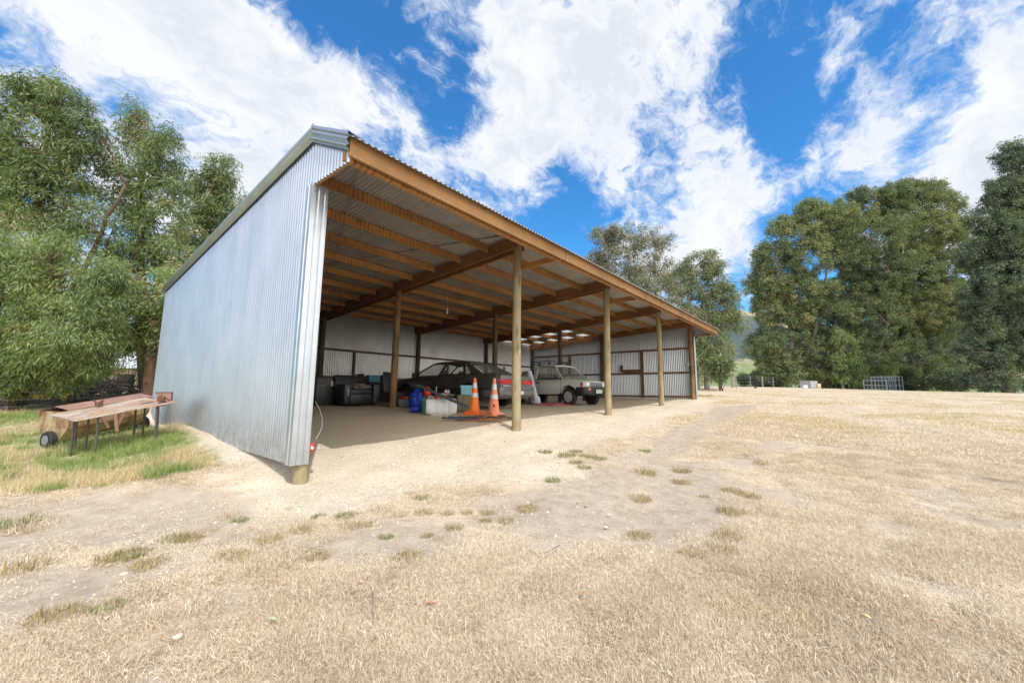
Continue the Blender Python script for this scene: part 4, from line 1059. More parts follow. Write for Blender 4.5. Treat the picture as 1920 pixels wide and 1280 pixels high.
for a, b in (((-.29, -.20), (.29, -.20)), ((.29, -.20), (.29, .20)), ((.29, .20), (-.29, .20)), ((-.29, .20), (-.29, -.20))): rim_.bar((a[0], a[1], .222), (b[0], b[1], .222), .03, .016)
rim_.build('rim', M_greyp, tu)
rs = random.Random(3)
def tangle(name, x, y, z, L, Wd, n, r_, mt, seed, lab, cat, grp=None, hgt=.06, turns=3, rz=0):
    rs = random.Random(int(seed)); pts = []
    for i in range(n):
        t = i/(n-1); q = t*turns*2*math.pi+rs.uniform(-.5, .5); k = .35+.75*abs(math.sin(t*9.7+seed))*rs.uniform(.6, 1.15)
        px2, py2 = L*.5*math.cos(q)*k+rs.uniform(-.09, .09)*L, Wd*.5*math.sin(q)*k+rs.uniform(-.09, .09)*Wd
        gx2, gy2 = x+px2*math.cos(rz)-py2*math.sin(rz), y+px2*math.sin(rz)+py2*math.cos(rz)
        zz2 = (hz(gx2, gy2)+.012 if z is None else z)+hgt*(.15+.85*abs(math.sin(t*13+seed)))*(.4+.6*rs.random())
        pts.append((gx2, gy2, zz2))
    # Catmull-Rom
    out_ = []
    for i in range(n-1):
        p0, p1, p2, p3 = [Vector(pts[max(0, min(n-1, i+k_))]) for k_ in (-1, 0, 1, 2)]
        for t in (0, .33, .66):
            out_.append(.5*((2*p1)+(p2-p0)*t+(2*p0-5*p1+4*p2-p3)*t*t+(3*p1-p0-3*p2+p3)*t**3))
    o = MB().tube(out_, r_, 6).build(name, mt, None, True, ang=None)
    return tag(o, lab, cat, grp)
tangle('jumper_leads', x+.05, y+.02, z+.22, .42, .28, 46, .010, M_red, 5, 'red jumper leads heaped in the grey tub', 'jumper leads', None, .10, 6, R(-25))
M_cordo = plain('orange_cord', (.52, .17, .07), .6); M_cordb = plain('blue_rope', (.06, .075, .13), .8); M_cordk = plain('brown_hose', (.12, .07, .055), .6); M_cordr = plain('red_rope', (.42, .10, .12), .8)
cx, cy, cz_ = pos_on(912, 788)
tangle('orange_lead', cx-.05, cy+.25, None, 1.25, .80, 34, .011, M_cordo, 1, 'orange extension lead coiled loosely round the cone bases', 'extension lead', None, .08, 4, R(-40))
tangle('brown_hose', cx+.12, cy+.12, None, 1.3, .70, 30, .013, M_cordk, 2, 'dark brown hose tangled in front of the two cones', 'hose', None, .08, 3, R(-35))
tangle('blue_rope', cx-.42, cy+.32, None, 1.0, .40, 34, .010, M_cordb, 3, 'dark blue rope heaped beside the bright orange cone', 'rope', None, .10, 4, R(-30))
x, y, z = pos_on(931, 797)
tag(MB().tube([(x+.20*math.cos(q)*1.1, y+.16*math.sin(q), hz(x, y)+.025+.01*math.sin(3*q)) for q in np.linspace(0, 6.6, 34)], .009, 6).build('pale_lead', plain('tan_cord', (.55, .40, .25), .6), None, True), 'pale tan cord lying in one open loop nearest the front post', 'cord')
# khaki trunk, pale blue box on it
x, y, z = pos_on(870, 771)
kt = empty('storage_trunk', (x+.12, y+.05, z), R(-35), 'khaki fibreboard trunk under the pale blue box', 'trunk')
MB().box((0, 0, .20), (.52, .40, .38), None, .012).build('case', M_khaki, kt, True)
MB().box((0, 0, .425), (.545, .42, .07), None, .012).build('lid', M_khaki, kt, True)
for xx in (-.13, .13): MB().box((xx, -.205, .22), (.03, .012, .40), None, .003).build('strap', plain('strap_brown', (.14, .12, .07), .8), kt)
for s_ in (-1, 1): MB().box((.262*s_, 0, .22), (.016, .03, .40), None, .004).build('corner_trim', M_galv, kt)
bbx = empty('cool_box', (x+.02, y-.04, z+.462), R(-38), 'pale blue lidded box standing on the khaki trunk', 'box')
tubmesh(.33, .27, .24, .01, .86).build('box_shell', M_lblue, bbx, bev=.006)
MB().box((0, 0, .255), (.36, .295, .035), None, .01).build('lid', M_lblue, bbx, True)
MB().box((0, -.139, .19), (.10, .012, .03), None, .004).build('catch', M_lblue, bbx)
# plank laid sloping across the pile
pa, pbb = atw(783, 722, 10.35), atw(878, 763, 9.75)
pk = MB(); pk.bar(pa, pbb, .20, .045, (0, 0, 1)); tag(pk.build('plank', M_plank, None, bev=.006), 'long dark weathered plank sloping across the white tank', 'plank')
# red fuel can, bottles, stick, tray: they stand on the dark crate behind
x, y, z = pos_on(818, 768)
ck = empty('crate', (x+.05, y+.12, z), R(-30), 'low black crate carrying the fuel can and the bottles', 'crate')
MB().box((0, 0, .20), (1.10, .36, .40), None, .02).build('crate_body', M_black, ck, True)
MB().box((0, -.183, .28), (.95, .01, .03)).build('crate_slot', M_dark, ck)
def crate_pt(u, v): q = R(-30); return (x+.05+u*math.cos(q)-v*math.sin(q), y+.12+u*math.sin(q)+v*math.cos(q), z+.402)
p = crate_pt(-.24, .02)
fc = empty('fuel_can', p, R(-20), 'red plastic fuel can at the high end of the plank', 'fuel can')
MB().lathe([(.10, 0), (.115, .02), (.118, .10), (.105, .155), (.06, .19), (.035, .20)], 24).build('can_body', M_red, fc, True)
MB().lathe([(.032, .195), (.032, .225), (.01, .23)], 14, (-.03, 0, 0)).build('cap', M_red, fc, True)
MB().tube([(-.06, 0, .17), (-.05, 0, .235), (.03, 0, .25), (.085, 0, .215), (.085, 0, .14)], .013, 8).build('handle', M_red, fc, True)
for u, v, hh, cp, lb_ in ((.30, -.01, .20, M_red, 'white squeeze bottle with a red cap, left of the bottle pair'), (.385, .03, .19, plain('pink_cap', (.60, .33, .24), .5), 'white bottle with a pinkish top, nearest the pale blue box')):
    p = crate_pt(u, v); bt = empty('bottle', p, 0, lb_, 'bottle', 'bottles on the pile')
    MB().lathe([(.038, 0), (.042, .015), (.042, hh*.6), (.034, hh*.78), (.018, hh*.86), (.016, hh*.92)], 20).build('bottle_body', M_white, bt, True)
    MB().lathe([(.021, hh*.84), (.021, hh*.96), (.010, hh), (.002, hh*1.02)], 14).build('cap', cp, bt, True)
    MB().lathe([(.0432, hh*.18), (.0432, hh*.46)], 20).build('sticker', cp, bt, True)
p = crate_pt(.02, .03)
tag(MB().tube([p, (p[0]+.015, p[1]+.01, p[2]+.27)], .020, 10).build('wooden_handle', plain('pale_wood', (.55, .40, .22), .6), None, True), 'short pale wooden handle standing between fuel can and bottles', 'handle')
p = crate_pt(.17, -.02)
tr2 = empty('plastic_tray', p, R(-30), 'pale grey plastic tray lying between the handle and the bottles', 'tray'); tubmesh(.26, .24, .07, .008, .9).build('tray_shell', plain('pale_grey_plastic', (.42, .46, .50), .5), tr2, bev=.004)
for u, v in ((-.33, .10),):
    p = crate_pt(.47, -.02); 
    mm = crumple('rag', (p[0], p[1], p[2]+.02), (.13, .10, .035), plain('grey_rag', (.36, .33, .28), .9), 3.3, 'crumpled grey rag between the bottles and the pale blue box', 'rag')

# armchair of black vinyl, draped with a brown cloth, and a high-backed grey seat behind the pole
ax, ay = 4.05, 5.55
ac = empty('armchair', (4.18, 6.15, hz(4.18, 6.0)), R(-6), 'black vinyl armchair draped with a brown cloth, left of the brown pole', 'armchair')
MB().box((0, .05, .20), (1.06, .82, .30), None, .04).build('seat_base', M_vinyl, ac, True)
MB().box((0, -.02, .41), (.66, .70, .16), None, .05).build('seat_cushion', M_vinyl, ac, True)
MB().box((0, .46, .56), (1.06, .20, .74), Matrix.Rotation(R(-8), 3, 'X'), .06).build('backrest', M_vinyl, ac, True)
for s_ in (-1, 1):
    MB().box((.44*s_, 0, .36), (.21, .90, .58), None, .05).build('armrest', M_vinyl if s_ < 0 else M_vinyl2, ac, True)
    for v in (-.36, .36):
        MB().lathe([(.03, 0), (.035, .06)], 12, (.42*s_, v, 0)).build('leg', M_black, ac)
MB().box((-.44, -.455, .40), (.02, .014, .20), None, .004).build('zip_pull', M_galv, ac)
crumple('cloth', (4.16, 5.98, hz(4.18, 6.0)+.57), (.34, .30, .10), M_cloth, 2.2, 'rumpled brown cloth lying on the black armchair', 'cloth', None, .4, 2.2, R(10), False)
bx0 = empty('hifi_cabinet', (3.75, 7.0, hz(3.7, 7.0)), R(-8), 'tall black cabinet with small pale panels behind the black armchair', 'cabinet')
MB().box((0, 0, .42), (.95, .5, .84), None, .015).build('carcass', M_vinyl, bx0, True)
for k in range(3): MB().box((-.30, -.255, .74-.07*k), (.20-.04*k, .006, .014)).build('pale_strip', M_greyp, bx0)
MB().box((-.02, -.256, .66), (.09, .006, .16)).build('paper_tag', M_label, bx0)
hs_ = empty('car_seat', (4.95, 5.35, hz(5.0, 5.4)), R(10), 'dark grey high-backed vehicle seat just right of the brown pole', 'seat')
MB().box((0, 0, .26), (.50, .50, .34), None, .06).build('seat_base', M_vinyl2, hs_, True)
MB().box((.02, .28, .60), (.48, .16, .72), Matrix.Rotation(R(-12), 3, 'X'), .06).build('backrest', M_vinyl2, hs_, True)
MB().box((.02, .36, .98), (.26, .10, .14), None, .04).build('headrest', M_vinyl2, hs_, True)
wb = empty('dark_workbench', (5.15, 7.6, hz(5.1, 7.6)), R(0), 'low dark bench along the rear wall, carrying the teal crate', 'bench')
MB().box((0, 0, .70), (2.2, .6, .06), None, .008).build('bench_top', M_vinyl, wb)
MB().box((0, .05, .36), (2.1, .5, .60)).build('bench_cupboard', M_vinyl, wb)
tc_ = empty('teal_crate', (5.62, 7.5, hz(5.1, 7.6)+.732), R(-14), 'teal plastic crate standing on the dark bench by the rear wall', 'crate')
tubmesh(.62, .36, .22, .015, .9).build('crate_shell', M_teal, tc_, bev=.006)
MB().box((0, 0, .226), (.64, .38, .03), None, .01).build('crate_rim', M_teal, tc_)
bs_ = empty('bicycle_saddle', (4.92, 7.4, hz(5.1, 7.6)+.735), R(20), 'black bicycle saddle on its post on the dark bench', 'saddle')
MB().tube([(0, 0, 0), (0, 0, .20)], .014, 8).build('seat_post', M_steel, bs_)
sd = MB(); sd.tube([(-.28, 0, .21), (-.12, 0, .225), (.05, 0, .23), (.16, 0, .235)], [.022, .035, .08, .085], 10); so2 = sd.build('saddle', M_black, bs_, True); so2.scale = (1, 1, .5); so2.location = (0, 0, .115)

# mattress leaning at the ute, red rag rope at its foot
m0 = atw(1006, 756, 15.1); 
mt_ = empty('mattress', (10.72, 4.2, hz(10.72, 4.2)), R(0), 'blue-grey patterned mattress leaning between the sedan and the utility', 'mattress')
mb = MB(); mb.box((0, 0, .66), (.20, .95, 1.45), None, .075)
mo = mb.build('mattress_body', M_matt, mt_, True, ang=None)
mt_.rotation_euler = (R(0), R(-15), R(-36))
pp = MB()
for i in range(9):
    zc_ = .12+i*.135
    pp.box((.0, -.478, zc_+.04), (.035, .004, .05)); 
    pp.box((.045*(-1)**i, -.478, zc_+.10), (.03, .004, .018))
pp.build('ticking_pattern', plain('darker_ticking', (.30, .36, .45), .9), mo)
crumple('pillow', (10.50, 3.98, hz(10.5, 4.0)+.17), (.13, .22, .21), M_matt, 6.1, 'small blue-grey cushion at the foot of the mattress', 'cushion', None, .15, 2)
tangle('red_rope', 10.75, 3.45, None, 1.5, .5, 50, .014, M_cordr, 9, 'faded red and purple rope strewn at the foot of the mattress', 'rope', None, .05, 6, R(-45))

# ------------------------------------------------------------------ outside: bench, hopper trailer, fence
# steel bench: the top is an old plate on eight pipe legs
cA, cB, cC, cD = [Vector(atw(*a)) for a in [(91, 777, 7.15), (140, 788.5, 6.5), (333, 752, 7.2), (273, 745.5, 7.85)]]
org = (cA+cB+cC+cD)/4
wbn = empty('steel_workbench', (org.x, org.y, hz(org.x, org.y)), 0, 'long rusty steel-plate workbench on thin pipe legs in the grass', 'workbench')
o0 = Vector((org.x, org.y, hz(org.x, org.y)))
def gridpt(u, v): return cA*(1-u)*(1-v)+cB*(1-u)*v+cC*u*v+cD*u*(1-v)
tp = MB(); rws = [[gridpt(u, v)-o0+Vector((0, 0, .006*math.sin(9*u+4*v))) for v in np.linspace(0, 1, 7)] for u in np.linspace(0, 1, 13)]
tp.grid(rws); low = [[q-Vector((0, 0, .012)) for q in r_] for r_ in rws]; tp.grid(low)
n = 7; m_ = 13; off = n*m_; per = [i for i in range(n)]+[i*n+n-1 for i in range(1, m_)]+[(m_-1)*n+i for i in range(n-2, -1, -1)]+[i*n for i in range(m_-2, 0, -1)]
tp.f += [(per[i], per[(i+1) % len(per)], per[(i+1) % len(per)]+off, per[i]+off) for i in range(len(per))]
tp.build('table_top', M_rusttop, wbn, True, ang=30)
M_leg = plain('dark_pipe', (.13, .115, .10), .7, .4, .3, 20, .3)
for u, v, bxp in ((.05, .80, (139, 850)), (.12, .62, (150, 847)), (.22, .66, (166, 846)), (.235, .93, (184, 852)), (.72, .55, (257, 818)), (.80, .60, (272, 816)), (.80, .96, (298, 827)), (.87, .80, (305, 822))):
    tp_ = gridpt(u, v)-o0
    bt_ = Vector(hit(*bxp)); bt_ = Vector((bt_.x, bt_.y, bt_.z-.05))-o0
    # keep the foot close below the plate
    foot = Vector((tp_.x+(bt_.x-tp_.x)*.35, tp_.y+(bt_.y-tp_.y)*.35, 0)); foot.z = hz(foot.x+o0.x, foot.y+o0.y)-.05-o0.z
    MB().tube([tp_-Vector((0, 0, .012)), foot], .016, 10).build('leg', M_leg, wbn, True)
for a, b in (((.05, .62), (.24, .93)), ((.72, .55), (.87, .96))):
    MB().bar(gridpt(a[0], a[1])-o0-Vector((0, 0, .03)), gridpt(b[0], b[1])-o0-Vector((0, 0, .03)), .03, .03).build('under_rail', M_rust, wbn)
vp = gridpt(.93, .80)
vb = empty('steel_offcut_box', (vp.x, vp.y, vp.z+.008), R(-20), 'rusty open steel box with a leaning rod at the right end of the bench', 'metal box')
tubmesh(.20, .15, .16, .006, 1.0).build('box_shell', M_rustpink, vb)
MB().tube([(-.14, -.06, .17), (.10, -.09, .02)], .008, 8).build('rod', M_rust, vb)
MB().box((.0, .0, .165), (.21, .16, .012)).build('lid', M_rust, vb)
MB().box((-.03, -.10, .05), (.10, .06, .09), None, .01).build('clamp', M_rust, vb)
vp = gridpt(.86, .62)
tag(MB().box(tuple(vp+Vector((0, 0, .014))), (.34, .12, .02), Matrix.Rotation(R(-22), 3, 'Z')).build('steel_plate', M_rustpink, None), 'small loose red steel plate lying on the bench beside the box', 'steel plate')
vp = gridpt(.46, .12)
vs_ = empty('bench_vice', (vp.x, vp.y, vp.z+.008), R(30), 'small rusty vice at the far edge of the bench', 'vice')
MB().box((0, 0, .035), (.09, .08, .07), None, .012).build('vice_body', M_rust, vs_, True)
MB().bar((0, 0, .07), (.03, -.05, .12), .045, .03).build('vice_jaw', M_rust, vs_, bev=.005)
MB().tube([(-.02, 0, .06), (-.09, .02, .12)], .012, 8).build('vice_lever', M_rust, vs_, True)

# hopper trailer behind the bench: rust-yellow trough with folded lids, on two small wheels
ta, tb_, td = Vector(atw(104, 771, 8.0)), Vector(atw(258, 745, 9.4)), Vector(atw(118, 816, 8.3))
L_ = (tb_-ta).xy.length; thx = math.atan2(tb_.y-ta.y, tb_.x-ta.x)
mid = (ta+tb_)/2
hp = empty('hopper_trailer', (mid.x, mid.y, hz(mid.x, mid.y)), thx, 'rusty yellow seed hopper on two small wheels behind the bench', 'hopper')
gz = lambda lx, ly: hz(mid.x+lx*math.cos(thx)-ly*math.sin(thx), mid.y+lx*math.sin(thx)+ly*math.cos(thx))-hp.location.z
hh = L_/2
slope = (tb_.z-ta.z)/L_
lift = (ta.z+tb_.z)/2-hp.location.z
sec = [(-.42, 0), (-.46, -.10), (-.42, -.34), (-.20, -.60), (.20, -.60), (.42, -.34), (.46, -.10), (.42, 0)]
tr_ = MB(); rw = []
for u in (-hh, -hh*.33, hh*.33, hh): rw.append([(u, a, lift+slope*u+b) for a, b in sec])
tr_.grid(rw)
for e in (0, 3): tr_.add(rw[e], [tuple(range(8))])
tr_.build('trough', M_drum, hp, False)
for a, b in ((-.43, -.02), (.43, -.02)):
    MB().bar((-hh-.05, a, lift-slope*hh+b), (hh+.05, a, lift+slope*hh+b), .09, .05).build('rim_beam', M_rustpink, hp, bev=.008)
ld = MB(); ld.add([(-hh-.04, -.46, lift-slope*hh+.03), (hh+.04, -.46, lift+slope*hh+.03), (hh+.04, -.02, lift+slope*hh+.10), (-hh-.04, -.02, lift-slope*hh+.10), (-hh-.04, .46, lift-slope*hh+.03), (hh+.04, .46, lift+slope*hh+.03)], [(0, 1, 2, 3), (3, 2, 5, 4)])
ld.build('lid', M_rustpink, hp)
for s_ in (-1, 1):
    u = s_*(hh+.10); g_z = gz(u, -.1)
    w_ = MB(); w_.lathe([(.09, -.05), (.155, -.05), (.175, -.03), (.175, .03), (.155, .05), (.09, .05)], 28, (u, -.12, g_z+.165), Matrix.Rotation(R(90), 3, 'Y'))
    wt_ = w_.build('tyre', M_rubber, hp, True); 
    MB().lathe([(.095, -.056), (.08, -.060), (.035, -.050), (.03, .050), (.08, .060), (.095, .056)], 20, (u, -.12, g_z+.165), Matrix.Rotation(R(90), 3, 'Y')).build('rim', M_steel, wt_, True)
MB().tube([(-hh-.1, -.12, gz(-hh, -.12)+.20), (hh+.1, -.12, gz(hh, -.12)+.20)], .02, 8).build('axle', M_rust, hp)
for u in (-.35, .35):
    MB().bar((u*hh*1.2, -.43, lift+slope*u*hh), (u*.2, -.48, lift-.50), .05, .02, (0, 1, 0)).build('drawbar', M_rustpink, hp)
MB().bar((0, -.44, lift-.02), (-.02, -.66, lift-.58), .05, .03).build('drawbar', M_rustpink, hp)

# wire fence on the left
fa, fb = Vector(hit(-60, 778)), Vector(hit(262, 762))
fdir = (fb-fa); fdir.z = 0; fl_ = fdir.length; fdir.normalize()
fn = empty('wire_fence', (fa.x, fa.y, hz(fa.x, fa.y)), 0, 'low wire farm fence of thin strands in front of the left trees', 'fence')
def fpt(t): 
    p = fa+fdir*t; return p.x, p.y
for t in (-2.5, fl_*1.04, fl_*2):
    x, y = fpt(t); z = hz(x, y)
    MB().tube([(x-fa.x, y-fa.y, z-fn.location.z-.2), (x-fa.x+.01, y-fa.y, z-fn.location.z+1.0)], [.035, .03], 10).build('fence_post', M_dead, fn, True)
for h_ in (.18, .38, .60, .82, .96):
    pts = []
    for t in np.linspace(-6, fl_*2.6, 40):
        x, y = fpt(t); pts.append((x-fa.x, y-fa.y, hz(x, y)-fn.location.z+h_))
    MB().tube(pts, .0035, 5).build('wire', M_galv, fn)
# far fence to the right of the shed
f0 = atw(1312, 718, 30); f1 = atw(1450, 722, 44)
ff = empty('boundary_fence', (f0[0], f0[1], hz(f0[0], f0[1])), 0, 'thin post and wire fence beyond the far end of the shed', 'fence')
for i, t in enumerate(np.linspace(-.4, 1, 8)):
    x, y = f0[0]+(f1[0]-f0[0])*t, f0[1]+(f1[1]-f0[1])*t; z = hz(x, y)-ff.location.z
    MB().tube([(x-f0[0], y-f0[1], z-.2), (x-f0[0], y-f0[1], z+1.15)], .07 if i in (3, 6) else .035, 8).build('fence_post', M_dead, ff, True)
for h_ in (.3, .6, .9, 1.1):
    pts = [(f0[0]+(f1[0]-f0[0])*t-f0[0], f0[1]+(f1[1]-f0[1])*t-f0[1], hz(f0[0]+(f1[0]-f0[0])*t, f0[1]+(f1[1]-f0[1])*t)-ff.location.z+h_) for t in np.linspace(-.4, 1, 20)]
    MB().tube(pts, .006, 4).build('wire', M_galv, ff)
# stock pen panels, troughs at the far tree line
def far_at(px, wd):
    p = atw(px, 730, wd); return p[0], p[1], hz(p[0], p[1])
x0, y0, z0 = far_at(1636, 42); x1, y1, z1 = far_at(1694, 41)
pen = empty('stock_pen', (x0, y0, z0), math.atan2(y1-y0, x1-x0), 'grey steel rail stock pen under the big gum trees', 'stock pen')
Lp = math.hypot(x1-x0, y1-y0)
for k, (yo, L0, L1, Hp, nv) in enumerate(((0, 0, Lp, 1.55, 10), (1.5, .1, Lp*.95, 1.5, 8))):
    fr = MB()
    for z_ in (.12, .62, Hp-.35, Hp): fr.tube([(L0, yo, z_), (L1, yo, z_)], .035 if z_ > 1.4 else .026, 8)
    fr.build('rail_panel', M_galv, pen, True)
    for i in range(nv):
        MB().tube([(L0+(L1-L0)*i/(nv-1), yo, 0), (L0+(L1-L0)*i/(nv-1), yo, Hp)], .032, 8).build('upright', M_galv, pen, True)
x2, y2, z2 = far_at(1617, 41.5); x3, y3, z3 = far_at(1660, 41.3)
gt_ = empty('gate_panel', (x2, y2, z2), math.atan2(y3-y2, x3-x2), 'lower grey rail gate leaning at the left of the pen', 'gate')
Lg = math.hypot(x3-x2, y3-y2); gm = MB()
for z_ in (.15, .55, 1.02): gm.tube([(0, -.25, z_), (Lg, -.25, z_)], .035, 8)
gm.build('rails', M_galv, gt_, True)
for u in (0, Lg*.5, Lg): MB().tube([(u, -.25, 0), (u, -.25, 1.1)], .035, 8).build('upright', M_galv, gt_, True)
x, y, z = far_at(1517, 41)
tg = empty('concrete_trough', (x, y, z), R(-10), 'grey concrete water trough by the far tree line', 'trough')
tubmesh(1.5, 1.0, .72, .1, .95).build('trough_shell', M_conc, tg)
tg.rotation_euler.z = R(-20)
x, y, z = far_at(1509, 39.5)
wbx = empty('white_block', (x, y, z), R(20), 'small white block lying in front of the concrete trough', 'block'); MB().box((0, 0, .14), (.62, .35, .30), None, .03).build('block_body', M_white, wbx, True)
x, y, z = far_at(1535, 40.8)
wbx = empty('cream_drum', (x, y, z), 0, 'small cream drum just right of the concrete trough', 'drum'); MB().lathe([(.20, 0), (.21, .03), (.21, .42), (.19, .45)], 20).build('drum_body', plain('cream_plastic', (.6, .52, .38), .6), wbx, True); MB().lathe([(.215, .20), (.22, .22), (.215, .24)], 20).build('hoop', plain('cream_plastic_b', (.5, .43, .30), .6), wbx, True)
x, y, z = far_at(1417, 36)
wbx = empty('dark_log', (x, y, z), R(10), 'short dark log lying on the grass near the boundary fence', 'log'); MB().tube([(-.35, 0, .1), (0, .02, .12), (.4, 0, .1)], [.09, .11, .08], 12).build('log_body', M_bark, wbx, True)
x, y, z = far_at(1374, 38)
wbx = empty('leaning_post', (x, y, z), 0, 'stout weathered post on the boundary right of the shed', 'post'); MB().tube([(0, 0, -.2), (.03, 0, 1.35)], [.11, .09], 12).build('post_body', M_dead, wbx, True)
x, y, z = far_at(1911, 30)
wbx = empty('marker_peg', (x, y, z), 0, 'small grey green peg at the right edge of the paddock', 'peg'); MB().tube([(0, 0, -.1), (0, 0, .28)], [.07, .06], 12).build('peg_body', plain('green_grey', (.22, .27, .23), .8), wbx, True)

# ------------------------------------------------------------------ trees
def leaves_mesh(name, centres, radii, per, L, Wd, mt, seed, droop=.75, tone=0.0, spread=1.0, lobetone=None):
    """leaf clumps: centres (n,3), radii (n,) -> many small hanging leaf blades"""
    g = np.random.default_rng(seed); n = len(centres); N_ = n*per
    C_ = np.repeat(np.asarray(centres), per, 0); R_ = np.repeat(np.asarray(radii), per)
    d = g.normal(size=(N_, 3)); d /= np.linalg.norm(d, axis=1)[:, None]
    r_ = R_*np.abs(g.random(N_))**.5*spread
    P = C_+d*r_[:, None]*np.array([1, 1, .95])
    # blade direction: outward and hanging
    v = d*.9+g.normal(size=(N_, 3))*.55; v[:, 2] = v[:, 2]*.6-droop
    v /= np.linalg.norm(v, axis=1)[:, None]
    ln = L*(.6+.8*g.random(N_)); wd_ = Wd*(.7+.6*g.random(N_))
    q = g.normal(size=(N_, 3)); s_ = np.cross(v, q); s_ /= np.linalg.norm(s_, axis=1)[:, None]+1e-9
    nn_ = np.cross(v, s_)
    a = P; b = P+v*(ln*.42)[:, None]+s_*(wd_*.5)[:, None]+nn_*(ln*.04)[:, None]; c = P+v*ln[:, None]-nn_*(ln*.10)[:, None]+np.array([0, 0, -1])*(ln*.08)[:, None]
    e = P+v*(ln*.42)[:, None]-s_*(wd_*.5)[:, None]+nn_*(ln*.04)[:, None]
    V = np.stack([a, b, c, e], 1).reshape(-1, 3); F = np.arange(N_*4).reshape(-1, 4)
    ct = np.repeat(np.clip(g.normal(.45+tone, .15, n)+(0 if lobetone is None else lobetone), 0, 1), per); t_ = np.clip(ct+g.normal(0, .13, N_), 0, 1)
    return npmesh(name, V, F, mt, {'tone': ('FACE', t_)})
def limb(mb, a, b, ra, rb, seed, bend=.12, n=9, nv=9):
    a = Vector(a); b = Vector(b); L = (b-a).length; rs = random.Random(int(seed))
    off = Vector((rs.uniform(-1, 1), rs.uniform(-1, 1), rs.uniform(-.2, .5)))*L*bend
    pts = []; rad = []
    for i in range(n):
        t = i/(n-1); pts.append(a.lerp(b, t)+off*math.sin(math.pi*t)+Vector((rs.uniform(-1, 1), rs.uniform(-1, 1), 0))*L*.008); rad.append(ra+(rb-ra)*t**.8)
    mb.tube(pts, rad, nv); return pts
def tree(name, label, cat, group, base, trunk_top, lobes, mt, bark, seed, per=46, clump=.42, L=.20, Wd=.038, dens=1.0, r0=.28, droop=.75, tone=0.0, wd=14, extra_trunks=(), depth=.85, shell=.40, hang=0, sub=2):
    """lobes: (photo x, photo y, rx, ry in photo pixels[, depth offset]) of foliage masses at distance wd"""
    base = Vector(base); g = np.random.default_rng(seed)
    t = empty(name, base, 0, label, cat, group)
    cen = []; rad = []; lob = []; ltn = []
    more = []
    for lb_ in lobes:
        for q_ in range(sub):
            a_ = g.uniform(-.5, math.pi+.5); k_ = g.uniform(.35, .6); more.append((lb_[0]+lb_[2]*.95*math.cos(a_), lb_[1]-lb_[3]*.85*math.sin(a_), lb_[2]*k_, lb_[3]*k_*1.05))
    lobes = list(lobes)+more
    for lb_ in lobes:
        x, y, rx, ry = lb_[:4]; dd = lb_[4] if len(lb_) > 4 else g.uniform(-.5, .5)
        c = atw(x, y, wd*(1+0)+dd*rx*wd/FPX); rX = rx*wd/FPX*.95; rZ = ry*wd/FPX*(1.22 if wd > 30 else 1.05); rY = rX*depth
        lob.append((c, rX, rY, rZ))
        area = 4*math.pi*((rX*rY)**1.6/3+(rX*rZ)**1.6/3+(rY*rZ)**1.6/3)**(1/1.6)
        k = max(5, int(area/(clump*clump)*.62*dens))
        d = g.normal(size=(k, 3)); d /= np.linalg.norm(d, axis=1)[:, None]; rr_ = 1-shell*g.random(k)**1.5
        # knobbly lobe surface
        wob = np.array([mnoise.noise(Vector(q)*2.2+Vector((seed, x*.1, y*.1))) for q in d])
        p = d*(rr_*(1+.30*wob))[:, None]
        # axes: sideways, depth, up
        P = c[None]+p[:, :1]*rX*RT[None]+p[:, 1:2]*rY*np.array([math.sin(YAW), math.cos(YAW), 0])[None]+p[:, 2:3]*rZ*np.array([0, 0, 1.0])[None]
        cen.append(P); rad.append(clump*g.uniform(.55, 1.15, k)); ltn.append(np.full(k, g.normal(0, .085)))
    cen = np.concatenate(cen); rad = np.concatenate(rad); ltn = np.concatenate(ltn)
    gnd = H(cen[:, 0], cen[:, 1]); ok = cen[:, 2] > gnd+.25; cen = cen[ok]; rad = rad[ok]; ltn = ltn[ok]
    wood_ = MB(); tt = Vector(trunk_top)
    trunks = [(base, tt)]+[(Vector(a_), Vector(b_)) for a_, b_ in extra_trunks]
    paths = []
    for i, (a_, b_) in enumerate(trunks):
        mbt = MB(); a2 = Vector((a_.x, a_.y, a_.z-.3))
        pts = limb(mbt, a2, b_, r0*(1 if i == 0 else .62), r0*.14, seed+i*7, .03, 14, 14)
        # root flare
        paths.append(pts)
        mbt.v = [(v[0]-base.x, v[1]-base.y, v[2]-base.z) for v in mbt.v]
        mbt.build('trunk', bark, t, True, ang=None)
    # limbs to each lobe, twigs to a share of its clumps
    for i, (c, rX, rY, rZ) in enumerate(lob):
        c = Vector(c); best = min(((p, q) for p in paths for q in range(3, len(p))), key=lambda a_: (a_[0][a_[1]]-c).length+max(0, a_[0][a_[1]].z-(c.z-rZ*.2))*3)
        st_ = best[0][best[1]]; rb_ = r0*(1-.75*best[1]/13)*.55
        pts = limb(wood_, st_, c+Vector((0, 0, rZ*.2)), max(rb_, .03), .02, seed+100+i, .10, 8, 7)
        di = np.linalg.norm((cen-np.array(c))/np.array([max(rX, .1)]*2+[max(rZ, .1)]), axis=1); idx = np.where(di < 1.3)[0]
        if len(idx):
            for j in g.choice(idx, min(len(idx), 16), False):
                s0 = pts[int(g.integers(2, 7))]; limb(wood_, s0, cen[j], .022 if wd < 20 else .04, .006, seed+j, .12, 5, 4)
    wood_.v = [(v[0]-base.x, v[1]-base.y, v[2]-base.z) for v in wood_.v]
    wood_.build('limbs', bark, t, True, ang=None)
    me_ = leaves_mesh('crown', cen-np.array(base)[None], rad, per, L, Wd, mt, seed, droop, tone, 1.0, ltn)
    link('crown', me_, t)
    return t
def gbase(px, wd): 
    p = atw(px, 730, wd); return (p[0], p[1], hz(p[0], p[1]))
LG = 'gum trees behind the wire fence'
